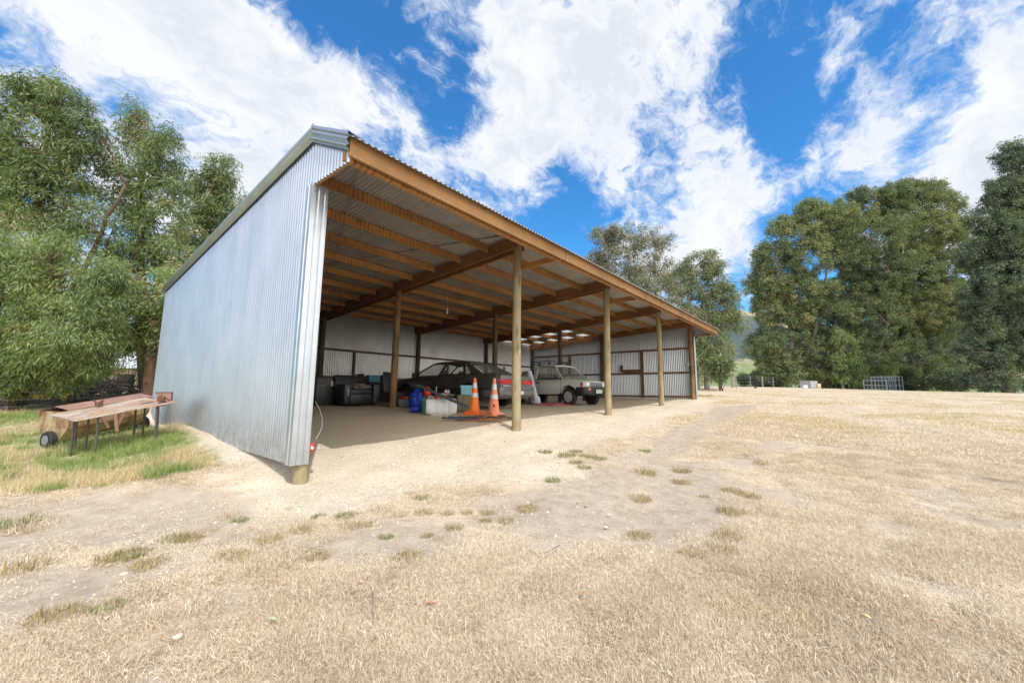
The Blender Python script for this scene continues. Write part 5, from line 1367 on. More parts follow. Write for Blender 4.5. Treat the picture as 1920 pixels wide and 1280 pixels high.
tree('gum_tree', 'tallest gum tree at the far left, its reddish trunk showing through the crown', 'tree', LG, gbase(52, 14.5), atw(95, 210, 14.5),
     [(70, 185, 40, 44), (120, 190, 36, 40), (25, 185, 40, 40), (150, 250, 44, 52), (-5, 260, 60, 80), (75, 265, 70, 66), (155, 330, 46, 58), (20, 350, 76, 76), (105, 370, 76, 62), (-50, 330, 80, 120), (165, 415, 42, 40), (60, 450, 80, 50)],
     M_leafA, M_bark, 11, per=72, clump=.42, L=.18, Wd=.034, dens=.85, r0=.26, wd=14.5, tone=.05, sub=1, extra_trunks=((gbase(70, 14.2), atw(232, 345, 14.6)),))
tree('gum_tree', 'gum with bright yellow-green drooping leaves and a leaning brown trunk, nearest the bench', 'tree', LG, gbase(30, 12.4), atw(95, 520, 11.9),
     [(40, 500, 75, 62), (120, 540, 80, 70), (-30, 560, 90, 110), (60, 600, 95, 75), (160, 610, 55, 75), (20, 665, 80, 50), (110, 655, 75, 48), (190, 560, 45, 60), (25, 705, 60, 30), (125, 700, 60, 30), (180, 670, 36, 34)],
     M_leafB, M_bark, 12, per=90, clump=.36, L=.145, Wd=.025, dens=.95, r0=.24, wd=11.9, tone=.05, sub=1, droop=.9)
tree('gum_tree', 'twin-topped gum in the middle of the left group with a red trunk glimpse', 'tree', LG, gbase(287, 15.6), atw(268, 235, 15.8),
     [(258, 215, 17, 34), (262, 262, 30, 38), (308, 255, 16, 32), (304, 300, 32, 42), (258, 320, 42, 44), (312, 350, 40, 46), (238, 390, 40, 46), (296, 410, 54, 50), (255, 465, 52, 46), (325, 480, 46, 56), (216, 480, 30, 44)],
     M_leafA, M_bark, 13, per=72, clump=.42, L=.18, Wd=.034, dens=.8, r0=.27, wd=15.8, tone=.06, sub=1)
tree('gum_tree', 'low glossy bright green gum in front of the twin-topped one', 'tree', LG, gbase(283, 13.6), atw(300, 520, 13.4),
     [(300, 560, 62, 55), (250, 590, 52, 50), (330, 620, 45, 55), (285, 640, 50, 32), (215, 560, 42, 55), (232, 625, 42, 30)],
     M_leafB, M_bark, 14, per=70, clump=.36, L=.16, Wd=.03, dens=.9, r0=.20, wd=13.4, tone=.04, sub=1)
tree('gum_tree', 'smallest pointed gum beside the roof edge of the shed', 'tree', LG, gbase(395, 20), atw(412, 305, 20),
     [(415, 320, 26, 34), (432, 365, 30, 36), (390, 360, 32, 45), (410, 410, 46, 50), (375, 440, 46, 55), (420, 460, 40, 50), (365, 500, 50, 55), (340, 560, 50, 60)],
     M_leafA, M_bark2, 15, per=60, clump=.40, L=.19, Wd=.038, dens=.7, r0=.22, wd=20, tone=.05)
# pale dead stems
def stem(px, top, wd, r_, lab):
    b = Vector(gbase(px, wd)); m_ = MB(); pts = limb(m_, (b.x, b.y, b.z-.2), atw(top[0], top[1], wd), r_, r_*.3, px, .05, 12, 10)
    for k, (i, dx, dz) in enumerate(((7, -.7, .8), (9, .6, .7), (5, .8, .5))):
        p = pts[i]; limb(m_, p, p+Vector((dx, .2*dx, dz)), r_*.35, r_*.1, px+k, .1, 5, 6)
    m_.v = [(v[0]-b.x, v[1]-b.y, v[2]-b.z) for v in m_.v]
    o = m_.build('dead_tree', M_bark2, None, True, ang=None); o.location = b; tag(o, lab, 'dead tree')
stem(172, (202, 450), 17, .16, 'pale bare dead trunk between the left gum trees')
# low scrub, brush pile and logs along the fence
def shrub(px, py, wd, rx, ry, mt, seed, lab, per=40, L=.10, Wd=.02, n=None, tone=0, grp=None, clump=.20, nm='shrub'):
    b = Vector(gbase(px, wd)); g = np.random.default_rng(seed); c = atw(px, py, wd); rX, rZ = rx*wd/FPX, ry*wd/FPX
    k = n or max(12, int(rX*rX*60)); d = g.normal(size=(k, 3)); d /= np.linalg.norm(d, axis=1)[:, None]; d *= (g.random(k)**.4)[:, None]
    P = c[None]+d*np.array([rX, rX*.8, rZ]); gr = H(P[:, 0], P[:, 1]); P[:, 2] = np.maximum(P[:, 2], gr+.08)
    t = empty(nm, b, 0, lab, 'shrub', grp); m_ = MB()
    for j in g.choice(k, min(k, 14), False): limb(m_, (b.x+g.normal()*.1, b.y+g.normal()*.1, b.z-.05), P[j], .02, .006, int(j)+seed, .1, 5, 5)
    m_.v = [(v[0]-b.x, v[1]-b.y, v[2]-b.z) for v in m_.v]
    m_.build('stems', M_bark, t, True, ang=None)
    link('foliage', leaves_mesh('foliage', P-np.array(b)[None], clump*g.uniform(.6, 1.2, k), per, L, Wd, mt, seed, .15, tone), t)
shrub(215, 665, 16, 34, 24, M_leafA, 31, 'feathery green shrub in the gap left of the dark trunk', 50, .10, .016)
shrub(160, 690, 15, 40, 30, M_leafA, 32, 'dark leafy shrub behind the fence left of the farm shed gap', 50, .12, .02, tone=-.12)
shrub(248, 700, 14.5, 24, 18, M_bush, 33, 'sparse light green shrub at the foot of the dark trunk', 30, .08, .016)
shrub(-10, 700, 14, 60, 40, M_leafE, 35, 'dark shrub at the far left edge behind the fence', 50, .14, .03)
shrub(100, 715, 16.5, 70, 22, M_leafE, 36, 'low dark scrub under the leaning trunk', 45, .12, .03, tone=-.05)
for k, (x_, y_) in enumerate(((40, 752), (75, 748), (122, 744), (20, 758))):
    b = Vector(hit(x_, 771)); b.z = hz(b.x, b.y)
    t = empty('tall_weed', b, 0, ['thin yellow-flowered weed leftmost but one along the fence', 'pair-stemmed yellow weed below the leaning trunk', 'tall yellow weed nearest the hopper', 'leftmost yellow weed along the fence'][k], 'weed', 'yellow weeds along the fence')
    m_ = MB(); g = np.random.default_rng(k); tips = []
    for j in range(6):
        tp_ = Vector((g.normal()*.14, g.normal()*.14, .38+.25*g.random())); limb(m_, (0, 0, -.03), tp_, .006, .003, j+k, .1, 5, 4); tips.append(tuple(tp_))
    m_.build('stems', M_green if False else M_bush, t, True, ang=None)
    link('flower_heads', leaves_mesh('flower_heads', np.array(tips), np.full(6, .06), 22, .05, .03, plain('yellow_petals_%d' % k, (.50, .46, .10), .7) if k == 0 else bpy.data.materials['yellow_petals_0'], k, 0), t)
def brush_pile(name, pts, n, lab, seed, hgt=.8, spread=1.2, col=M_dead, r_=.02):
    """a heap of cut branches; it reads as one mass"""
    g = np.random.default_rng(seed); m_ = MB(); b = Vector(pts[0])
    for i in range(n):
        t = g.random(); a = Vector(pts[0]).lerp(Vector(pts[1]), t); z = hz(a.x, a.y)
        q = g.uniform(0, math.pi*2); L = g.uniform(.5, 1.9)
        h1, h2 = g.random()**1.3*hgt*(.4+.6*math.sin(math.pi*t)), g.random()**1.5*hgt*(.3+.7*math.sin(math.pi*t))
        c = Vector((a.x+g.normal()*spread*.35, a.y+g.normal()*spread*.35, z))
        limb(m_, c+Vector((math.cos(q)*L*.5, math.sin(q)*L*.5, h1)), c-Vector((math.cos(q)*L*.5, math.sin(q)*L*.5, -h2)), r_*g.uniform(.5, 2.4), r_*.3, int(seed*100+i), .12, 5, 5)
    m_.v = [(v[0]-b.x, v[1]-b.y, v[2]-b.z) for v in m_.v]
    o = m_.build(name, col, None, True, ang=None); o.location = b; return tag(o, lab, None, None, 'stuff')
p0, p1 = gbase(0, 13.6), gbase(275, 14.2)
brush_pile('fallen_branches', (p0, p1), 420, 'grey tangle of fallen branches heaped behind the fence', 3, 1.0, 1.3, M_dead, .012)
brush_pile('dark_brushwood', (gbase(-60, 15.0), gbase(285, 15.6)), 420, 'dark brushwood heaped under the left trees', 4, 1.5, 1.5, M_bark, .016)
def trunk_only(px, wd, top, r_, lab, bark, seed):
    b = Vector(gbase(px, wd)); m_ = MB(); limb(m_, (b.x, b.y, b.z-.2), atw(top[0], top[1], wd), r_, r_*.6, seed, .03, 12, 16)
    m_.v = [(v[0]-b.x, v[1]-b.y, v[2]-b.z) for v in m_.v]; o = m_.build('tree_trunk', bark, None, True, ang=None); o.location = b; tag(o, lab, 'tree trunk')
trunk_only(281, 13.3, (292, 600), .25, 'thick dark furrowed trunk against the left edge of the shed', M_bark, 5)

# pale farm building glimpsed behind the left trees
b = Vector(gbase(205, 34)); fbd = empty('farm_building', b, R(-38), 'pale-roofed farm building glimpsed through the left trees', 'building')
MB().box((0, 0, 1.0), (11, 6, 2.2)).build('wall', plain('tan_wall', (.34, .27, .20), .9), fbd)
rf_ = MB(); rf_.prism([(-3.4, 2.05), (0, 3.9), (3.4, 2.05), (3.3, 2.0), (0, 3.8), (-3.3, 2.0)], -5.8, 5.8, (1, 2, 0)); rf_.build('roof', plain('pale_roof', (.66, .66, .68), .45, .2), fbd)
for k in (-3, 0, 3): MB().box((k, -3.02, 1.1), (1.2, .06, .9)).build('window', M_dark, fbd)

RG = 'gum trees round the paddock'
tree('gum_tree', 'sparse brown-grey gum rising behind the shed roof', 'tree', RG, gbase(1200, 31), atw(1180, 450, 31),
     [(1180, 445, 42, 28), (1135, 458, 30, 26), (1222, 458, 30, 28), (1160, 490, 46, 34), (1215, 505, 38, 36), (1180, 545, 50, 36), (1242, 555, 36, 42), (1120, 500, 26, 28), (1210, 600, 55, 40), (1265, 610, 40, 45), (1240, 670, 60, 45)],
     M_leafD, M_bark2, 21, per=46, clump=.46, L=.22, Wd=.05, dens=.55, r0=.24, wd=31, extra_trunks=((gbase(1215, 31), atw(1230, 470, 31)), (gbase(1190, 31), atw(1140, 480, 31))), shell=.6)
tree('gum_tree', 'rounder green gum just right of the brown one above the eave', 'tree', RG, gbase(1325, 33), atw(1310, 500, 33),
     [(1308, 500, 40, 26), (1275, 525, 30, 25), (1338, 528, 26, 24), (1300, 560, 38, 26), (1345, 575, 40, 28), (1370, 600, 24, 22), (1315, 610, 50, 32), (1290, 650, 45, 34), (1325, 650, 36, 34), (1310, 690, 44, 30)],
     M_leafC, M_bark2, 22, per=50, clump=.46, L=.23, Wd=.055, dens=.75, r0=.24, wd=33, tone=.10, extra_trunks=((gbase(1310, 33), atw(1285, 540, 33)),), shell=.5)
tree('gum_tree', 'left gum of the big right-hand group, its crown spreading over the paddock', 'tree', RG, gbase(1480, 46), atw(1510, 430, 46),
     [(1480, 560, 60, 40), (1545, 610, 60, 40), (1530, 408, 42, 22), (1578, 402, 30, 20), (1490, 440, 42, 28), (1460, 480, 36, 26), (1520, 480, 50, 28), (1436, 530, 34, 28), (1500, 545, 50, 32), (1440, 580, 24, 26), (1470, 600, 44, 32), (1438, 640, 22, 30), (1480, 655, 60, 36), (1458, 690, 30, 28), (1510, 700, 50, 24), (1560, 450, 36, 26)],
     M_leafC, M_bark2, 23, per=60, clump=.42, L=.21, Wd=.075, dens=.52, droop=.3, r0=.34, wd=46, tone=.14, sub=4, extra_trunks=((gbase(1500, 46), atw(1560, 420, 46)),), shell=.45)
tree('gum_tree', 'middle gum of the big right-hand group with pale forking limbs', 'tree', RG, gbase(1610, 47), atw(1640, 390, 47),
     [(1615, 535, 50, 36), (1660, 560, 46, 36), (1640, 382, 46, 24), (1600, 410, 36, 26), (1680, 365, 34, 20), (1640, 440, 56, 30), (1590, 480, 44, 30), (1660, 500, 46, 30), (1590, 560, 40, 34), (1640, 590, 50, 34), (1570, 640, 50, 36), (1630, 660, 56, 36), (1600, 700, 60, 26)],
     M_leafC, M_bark2, 24, per=60, clump=.42, L=.21, Wd=.075, dens=.52, droop=.3, r0=.36, wd=47, tone=.06, sub=4, extra_trunks=((gbase(1620, 47), atw(1700, 400, 47)), (gbase(1600, 47), atw(1590, 430, 47))), shell=.45)
tree('gum_tree', 'highest gum of the big right-hand group, right of the pale forking limbs', 'tree', RG, gbase(1705, 48), atw(1730, 380, 48),
     [(1700, 520, 55, 40), (1760, 580, 55, 40), (1720, 366, 44, 22), (1765, 385, 32, 24), (1690, 410, 40, 26), (1745, 430, 50, 26), (1790, 445, 34, 26), (1700, 470, 40, 26), (1780, 500, 36, 26), (1720, 530, 40, 26), (1790, 555, 34, 26), (1690, 600, 52, 32), (1750, 620, 60, 38), (1700, 665, 60, 40), (1770, 690, 52, 32), (1720, 712, 60, 20)],
     M_leafC, M_bark2, 25, per=60, clump=.42, L=.21, Wd=.075, dens=.52, droop=.3, r0=.36, wd=48, tone=.09, sub=4, extra_trunks=((gbase(1690, 48), atw(1770, 440, 48)),), shell=.45)
tree('gum_tree', 'dark blue-green gum cut by the right edge of the photo', 'tree', RG, gbase(1885, 34), atw(1915, 330, 34),
     [(1900, 560, 70, 60), (1870, 470, 50, 40), (1925, 310, 44, 36), (1885, 370, 36, 30), (1940, 400, 50, 46), (1858, 420, 34, 30), (1900, 450, 50, 36), (1850, 480, 44, 28), (1880, 530, 56, 36), (1940, 540, 60, 60), (1850, 580, 46, 34), (1895, 620, 60, 50), (1850, 660, 44, 44), (1910, 690, 66, 40), (1860, 715, 40, 16), (1980, 640, 60, 90)],
     M_leafE, M_gumbark, 26, per=64, clump=.38, L=.18, Wd=.06, dens=.6, droop=.35, r0=.34, wd=34, tone=.10, sub=4, extra_trunks=((gbase(1900, 34), atw(1870, 420, 34)),), shell=.5)
tree('bushy_tree', 'light green low branch mass hanging near the foot of the middle gum', 'tree', RG, gbase(1580, 43.5), atw(1582, 640, 43.5),
     [(1583, 650, 17, 30), (1600, 690, 18, 26), (1570, 690, 16, 24)], M_leafB, M_bark2, 27, per=40, clump=.45, L=.30, Wd=.06, r0=.15, wd=43.5, tone=-.05)
for k, (px_, wd_, rx_, lab_) in enumerate(((1440, 47, 34, 'low dark bush left of the concrete trough'), (1550, 48, 40, 'low dark bush behind the concrete trough'), (1720, 47, 60, 'long low dark bush behind the stock pen'), (1800, 44, 50, 'low dark bush between the stock pen and the right gum'), (1655, 50, 40, 'low dark bush directly behind the pen rails'))):
    shrub(px_, 712, wd_, rx_, 18, M_leafE, 50+k, lab_, 46, .36, .10, n=90, clump=.6)
for k, (px_, py_, wd_, rx_, lab_) in enumerate(((1352, 690, 30, 20, 'dark shrub at the far corner of the shed beyond the eave'), (1395, 712, 60, 12, 'distant dark shrub beyond the boundary fence'), (1425, 705, 75, 14, 'farther rounded shrub on the green slope'))):
    shrub(px_, py_, wd_, rx_, 12 if k else 18, M_leafE if k else M_leafC, 60+k, lab_, 40, .30, .08, n=70, clump=.5)

# ------------------------------------------------------------------ hills
def f_hill(N):
    co = obj_co(N); n = N.noise(co, .0045, 8, .62); n2 = N.noise(co, .02, 6, .6)
    zc = N.n('ShaderNodeSeparateXYZ', {0: co}).outputs[2]
    k = N.math('ADD', N.math('DIVIDE', zc, 420.0), N.math('MULTIPLY', N.math('SUBTRACT', n, .5), .55))
    c = N.ramp(k, [(.02, (.20, .24, .09)), (.09, (.17, .21, .08)), (.12, (.35, .31, .17)), (.16, (.055, .085, .075)), (.44, (.06, .09, .095)), (.52, (.30, .25, .16)), (.8, (.42, .35, .23))])
    c = N.mix(N.n('ShaderNodeMapRange', {'Value': n2, 'From Min': .5, 'From Max': .62, 'To Max': .55}).outputs[0], c, (.05, .075, .055))
    return pbsdf(N, c, .95, 0)
M_hill = mat('hill_pasture', f_hill)
az = np.radians(np.arange(-20, 130, .8)); rad = np.concatenate([np.linspace(420, 900, 9), np.linspace(960, 2600, 22)])
A_, Rr = np.meshgrid(az, rad)
HX = CAM[0]+Rr*np.sin(A_); HY = CAM[1]+Rr*np.cos(A_)
prof = 255*np.exp(-((np.degrees(A_)-80)/9)**2)+215*np.exp(-((np.degrees(A_)-98)/9)**2)+120*np.exp(-((np.degrees(A_)-60)/14)**2)+90*np.exp(-((np.degrees(A_)-15)/25)**2)+110*np.exp(-((np.degrees(A_)-120)/12)**2)
rise = np.clip((Rr-430)/900, 0, 1)**1.35
wobh = np.array([[mnoise.fractal(Vector((a_, b_, 0))*.0032, 1.0, 2.0, 6) for a_, b_ in zip(r1, r2)] for r1, r2 in zip(HX, HY)])
HZ = -3+prof*rise*(1+.22*wobh)+wobh*18*rise
nh, mh = len(az), len(rad); ii, jj = np.meshgrid(np.arange(nh-1), np.arange(mh-1)); k0 = (jj*nh+ii).ravel()
ho = link('hills', npmesh('hills', np.stack([HX.ravel(), HY.ravel(), HZ.ravel()], 1), np.stack([k0, k0+1, k0+nh+1, k0+nh], 1), M_hill, smooth=True))
tag(ho, 'tan topped hills with dark scrub beyond the trees', None, None, 'structure')

# ------------------------------------------------------------------ grass, straw and stones (ground cover)
def tuft_mesh(name, n, rad, hmin, hmax, wd, mt, seed, lay=.6, tone=(.5, .2)):
    """a patch of blades: each blade two joined faces"""
    g = np.random.default_rng(seed)
    a = g.random(n)*2*math.pi; r_ = rad*np.sqrt(g.random(n)); P = np.stack([r_*np.cos(a), r_*np.sin(a), np.full(n, -.004)], 1)
    L = g.uniform(hmin, hmax, n); q = g.random(n)*2*math.pi; el = np.clip(g.normal(1-lay, .28, n), .03, 1)*math.pi/2
    d = np.stack([np.cos(q)*np.cos(el), np.sin(q)*np.cos(el), np.sin(el)], 1)
    s_ = np.stack([-np.sin(q), np.cos(q), np.zeros(n)], 1); s_ += g.normal(0, .4, (n, 3)); s_ /= np.linalg.norm(s_, axis=1)[:, None]
    w_ = wd*g.uniform(.6, 1.3, n)
    mid = P+d*(L*.55)[:, None]; dn = d.copy(); dn[:, 2] -= .35; dn /= np.linalg.norm(dn, axis=1)[:, None]
    tip = mid+dn*(L*.45)[:, None]; tip[:, 2] = np.maximum(tip[:, 2], .003)
    V = np.stack([P-s_*(w_/2)[:, None], P+s_*(w_/2)[:, None], mid+s_*(w_*.38)[:, None], mid-s_*(w_*.38)[:, None], tip, tip+s_*(w_*.06)[:, None]], 1).reshape(-1, 3)
    k = np.arange(n)*6; F = np.concatenate([np.stack([k, k+1, k+2, k+3], 1), np.stack([k+3, k+2, k+5, k+4], 1)])
    t_ = np.clip(g.normal(tone[0], tone[1], n), 0, 1)
    return npmesh(name, V, F, mt, {'tone': ('FACE', np.concatenate([t_, t_]))})
def stone_mesh(name, seed, mt):
    bm = bmesh.new(); bmesh.ops.create_icosphere(bm, subdivisions=1, radius=1); rs = random.Random(seed)
    for v in bm.verts: v.co *= rs.uniform(.7, 1.15); v.co.z *= .55; v.co.x *= 1.2
    me_ = bpy.data.meshes.new(name); bm.to_mesh(me_); bm.free(); me_.materials.append(mt); return me_
def scatter(name, protos, pts, scl, idx, label, tilt=.0, seed=0):
    """ground cover nobody could count: one object, its points carry copies of the given patches"""
    col = bpy.data.collections.new(name+'_kinds')
    for i, me_ in enumerate(protos):
        o = bpy.data.objects.new('%s_%02d' % (name, i), me_); col.objects.link(o)
    g = np.random.default_rng(seed); n = len(pts)
    rot = np.stack([g.normal(0, tilt, n), g.normal(0, tilt, n), g.random(n)*2*math.pi], 1)
    me_ = bpy.data.meshes.new(name); me_.vertices.add(n); me_.vertices.foreach_set('co', np.asarray(pts, np.float32).ravel())
    a = me_.attributes.new('scl', 'FLOAT', 'POINT'); a.data.foreach_set('value', np.asarray(scl, np.float32))
    a = me_.attributes.new('idx', 'INT', 'POINT'); a.data.foreach_set('value', np.asarray(idx, np.int32))
    a = me_.attributes.new('rotv', 'FLOAT_VECTOR', 'POINT'); a.data.foreach_set('vector', np.asarray(rot, np.float32).ravel())
    o = link(name, me_)
    ng = bpy.data.node_groups.new(name, 'GeometryNodeTree')
    ng.interface.new_socket('Geometry', in_out='INPUT', socket_type='NodeSocketGeometry'); ng.interface.new_socket('Geometry', in_out='OUTPUT', socket_type='NodeSocketGeometry')
    N = NT(ng); gi = N.n('NodeGroupInput'); go = N.n('NodeGroupOutput')
    ci = N.n('GeometryNodeCollectionInfo'); ci.inputs[0].default_value = col; ci.inputs[1].default_value = True; ci.inputs[2].default_value = True
    def at_(nm, ty):
        nd = N.n('GeometryNodeInputNamedAttribute'); nd.data_type = ty; nd.inputs[0].default_value = nm; return nd.outputs[0]
    mp = N.n('GeometryNodeMeshToPoints')
    N.l(gi.outputs[0], mp.inputs[0])
    ip = N.n('GeometryNodeInstanceOnPoints')
    N.l(mp.outputs[0], ip.inputs['Points']); N.l(ci.outputs[0], ip.inputs['Instance']); ip.inputs['Pick Instance'].default_value = True
    N.l(at_('idx', 'INT'), ip.inputs['Instance Index']); N.l(at_('rotv', 'FLOAT_VECTOR'), ip.inputs['Rotation']); N.l(at_('scl', 'FLOAT'), ip.inputs['Scale'])
    N.l(ip.outputs[0], go.inputs[0])
    md = o.modifiers.new('scatter', 'NODES'); md.node_group = ng
    tag(o, label, None, None, 'stuff'); return o
# height of the finished ground sheet at any point (bilinear in its own grid)
def gz_at(x, y):
    i = np.clip(np.searchsorted(gx, x)-1, 0, nx-2); j = np.clip(np.searchsorted(gy, y)-1, 0, ny-2)
    u = (x-gx[i])/(gx[i+1]-gx[i]); v = (y-gy[j])/(gy[j+1]-gy[j])
    return Z[j, i]*(1-u)*(1-v)+Z[j, i+1]*u*(1-v)+Z[j+1, i]*(1-u)*v+Z[j+1, i+1]*u*v
def zone_at(A, x, y):
    i = np.clip(np.searchsorted(gx, x)-1, 0, nx-2); j = np.clip(np.searchsorted(gy, y)-1, 0, ny-2); return A[j, i]
def sample(n, dmin, dmax, seed, p=1.0):
    """random ground points in front of the viewer, denser near by"""
    g = np.random.default_rng(seed); a = np.radians(g.uniform(-14, 112, n)); t = g.random(n)
    if p == 1.0: d = dmin*(dmax/dmin)**t
    else: d = (dmin**(2-p)+(dmax**(2-p)-dmin**(2-p))*t)**(1/(2-p))
    return CAM[0]+d*np.sin(a), CAM[1]+d*np.cos(a), d
def nz(x, y, s, o=0.0): return np.array([mnoise.noise(Vector((a*s+o, b*s, o))) for a, b in zip(x, y)])
inshed_f = lambda x, y: (x > -.05) & (x < 18.1) & (y > -.1) & (y < 9.95)
straw = [tuft_mesh('straw_patch', 260, .15, .010, .040, .0025, M_straw, 40+k, .74, ((.33, .42, .50, .56, .64, .72)[k], .20)) for k in range(6)]
strawm = [tuft_mesh('mixed_patch', 190, .13, .012, .040, .0026, M_mixg, 50+k, .68, (.50, .24)) for k in range(4)]
x, y, d = sample(46000, 1.0, 13, 1, 1.35)
gzv, dzv, ezv = zone_at(g_, x, y), zone_at(d_, x, y), zone_at(e_, x, y)
nn = nz(x, y, .9)*.6+nz(x, y, 2.6, 5)*.5
jit = np.random.default_rng(77).normal(0, .16, len(x))
keep = (gzv+.35*nn+jit < .36) & (dzv+.8*nn+jit < .62) & (~inshed_f(x, y)) & (ezv < .55)
thin = np.random.default_rng(2).random(len(x)) < np.clip(.82-dzv*.85+nn*1.35, .04, 1)
k = keep & thin; x, y, d, nn = x[k], y[k], d[k], nn[k]
mixk = (nz(x, y, .75, 9)+.8*nz(x, y, 4.1, 3)) > .78
idx = np.where(mixk, np.random.default_rng(3).integers(6, 10, len(x)), np.clip(2.6+3.4*nz(x, y, .55, 21)+3.0*nz(x, y, 2.2, 22)+np.random.default_rng(4).normal(0, 1.1, len(x)), 0, 5).astype(int))
scl = np.random.default_rng(5).uniform(.75, 1.2, len(x))*(1+.03*d)*(1+.25*np.clip(nn, -.5, .8))
scatter('dry_grass', straw+strawm, np.stack([x, y, gz_at(x, y)], 1), scl, idx, 'short mown straw-dry grass over the paddock', .05, 6)
# far dry turf, coarser
strawf = [tuft_mesh('far_straw_patch', 130, .42, .02, .06, .012, M_straw, 60+k, .5, (.52, .2)) for k in range(4)]+[tuft_mesh('far_mixed_patch', 130, .40, .02, .06, .012, M_mixg, 66+k, .45, (.55, .22)) for k in range(2)]
x, y, d = sample(17000, 10, 48, 11, 1.0)
gzv, dzv, ezv = zone_at(g_, x, y), zone_at(d_, x, y), zone_at(e_, x, y)
k = (gzv < .25) & (dzv < .3) & (~inshed_f(x, y)) & (ezv < .5) & ((x > 2) & (y < 14)); x, y, d = x[k], y[k], d[k]
idx = np.where(nz(x, y, .3, 2) > .12, np.random.default_rng(12).integers(4, 6, len(x)), np.random.default_rng(13).integers(0, 4, len(x)))
scatter('far_dry_grass', strawf, np.stack([x, y, gz_at(x, y)], 1), np.random.default_rng(14).uniform(.6, 1.1, len(x)), idx, 'pale dry turf running out to the tree line', .03, 15)
# green grass on the left and along the shed's ends
green = [tuft_mesh('green_patch', 110, .16, .05, .19, .0055, M_green, 70+k, .28, (.42+.08*(k % 3), .22)) for k in range(5)]+[tuft_mesh('seedy_patch', 80, .15, .06, .20, .0045, M_mixg, 76+k, .35, (.6, .22)) for k in range(3)]
x, y, d = sample(30000, 2.5, 24, 21, 1.0)
gzv, ezv = zone_at(g_, x, y), zone_at(e_, x, y); nn = nz(x, y, 1.0, 4)*.7+nz(x, y, 3.0, 8)*.4
k = (ezv > .42-.25*nn) & (gzv < .30) & (~inshed_f(x, y)); x, y, d, nn = x[k], y[k], d[k], nn[k]
gg = (nz(x, y, .55, 14)+.7*nz(x, y, 2.6, 15)) > .0
idx = np.where(gg, np.random.default_rng(22).integers(0, 5, len(x)), np.random.default_rng(23).integers(5, 8, len(x)))
scatter('green_grass', green, np.stack([x, y, gz_at(x, y)], 1), np.random.default_rng(24).uniform(.5, 1.05, len(x))*(1+.55*np.clip(nn, -.6, 1)), idx, 'rough green grass round the bench and hopper', .08, 25)
# single grass tussocks on the bare ground
tuss = [tuft_mesh('tussock_blades', 320, .115, .03, .075, .0034, M_tuss, 80+k, .46, (.45, .22)) for k in range(2)]+[tuft_mesh('tussock_blades', 320, .12, .03, .08, .0034, M_tussd, 84+k, .48, (.45, .24)) for k in range(3)]+[tuft_mesh('tussock_blades', 320, .12, .03, .07, .0034, M_straw, 88+k, .50, (.30, .18)) for k in range(2)]
TS = [(650, 973, 1.15, 0), (340*.25+480, 1003, 1.1, 2), (656, 992, 1.0, 3), (791, 940, .95, 1), (795, 964, 1.0, 2), (718, 958, 1.1, 5), (750, 968, .9, 5), (838, 963, .7, 2), (723, 1005, .8, 1), (764, 1040, 1.35, 4), (684, 988, .8, 2), (505, 1022, 1.1, 3), (590, 1047, 1.3, 4),
      (852, 985, 1.0, 3), (800, 1000, .7, 3), (828, 1008, .9, 6), (880, 925, .8, 6), (914, 957, .8, 3), (912, 972, .7, 3), (875, 960, .7, 3), (950, 975, .9, 3), (1022, 849, .9, 0), (1062, 855, 1.15, 0), (1080, 848, .9, 0), (1101, 858, .9, 1), (1124, 862, .9, 1), (1080, 868, .8, 0), (1095, 878, .8, 0),
      (1036, 900, .9, 1), (1210, 885, 1.15, 2), (1200, 929, 1.1, 3), (1278, 900, .9, 3), (1209, 842, .8, 0), (1278, 880, 1.0, 3), (1320, 928, .5, 2), (990, 950, 1.2, 3), (1375, 920, 1.0, 3), (1405, 932, 1.0, 3), (1370, 960, 1.2, 2), (1365, 1010, 1.4, 2), (1355, 1035, 1.3, 2), (1200, 998, 1.2, 3), (1300, 1042, 1.3, 3),
      (220, 1050, 1.3, 2), (245, 1045, 1.2, 1), (280, 1065, 1.2, 3), (105, 1162, 1.5, 3), (25, 980, 1.4, 1), (70, 982, 1.5, 5), (330, 1010, 1.1, 1), (355, 1008, 1.0, 3), (430, 968, 1.0, 6), (450, 975, .7, 1), (40, 1072, 1.4, 3), (430, 1050, 1.2, 4), (455, 1058, 1.2, 3), (300, 1120, 1.5, 6), (200, 1145, 1.2, 1), (395, 990, .8, 5), (600, 970, .8, 1), (770, 925, .6, 2), (1812, 1158, .7, 2), (1842, 1150, .6, 3), (1782, 1172, .55, 3), (1430, 870, .9, 3), (1480, 905, .8, 6)]
LOOK = ['fresh green', 'pale green', 'dull olive green', 'olive and straw', 'brown-tipped olive', 'orange-brown dry', 'bleached straw']
WHERE = lambda x, y: ('on the gravel apron' if y < 905 and x < 1180 and x > 600 else 'on the grey earth' if 900 < x < 1390 and y < 1030 else 'in the left foreground' if x < 480 else 'before the gravel apron' if x < 900 else 'in the right foreground')
cnt = {}
for i, (px_, py_, s_, kd) in enumerate(TS):
    p = hit(px_, py_); key = (kd, WHERE(px_, py_)); cnt.setdefault(key, []).append(i)
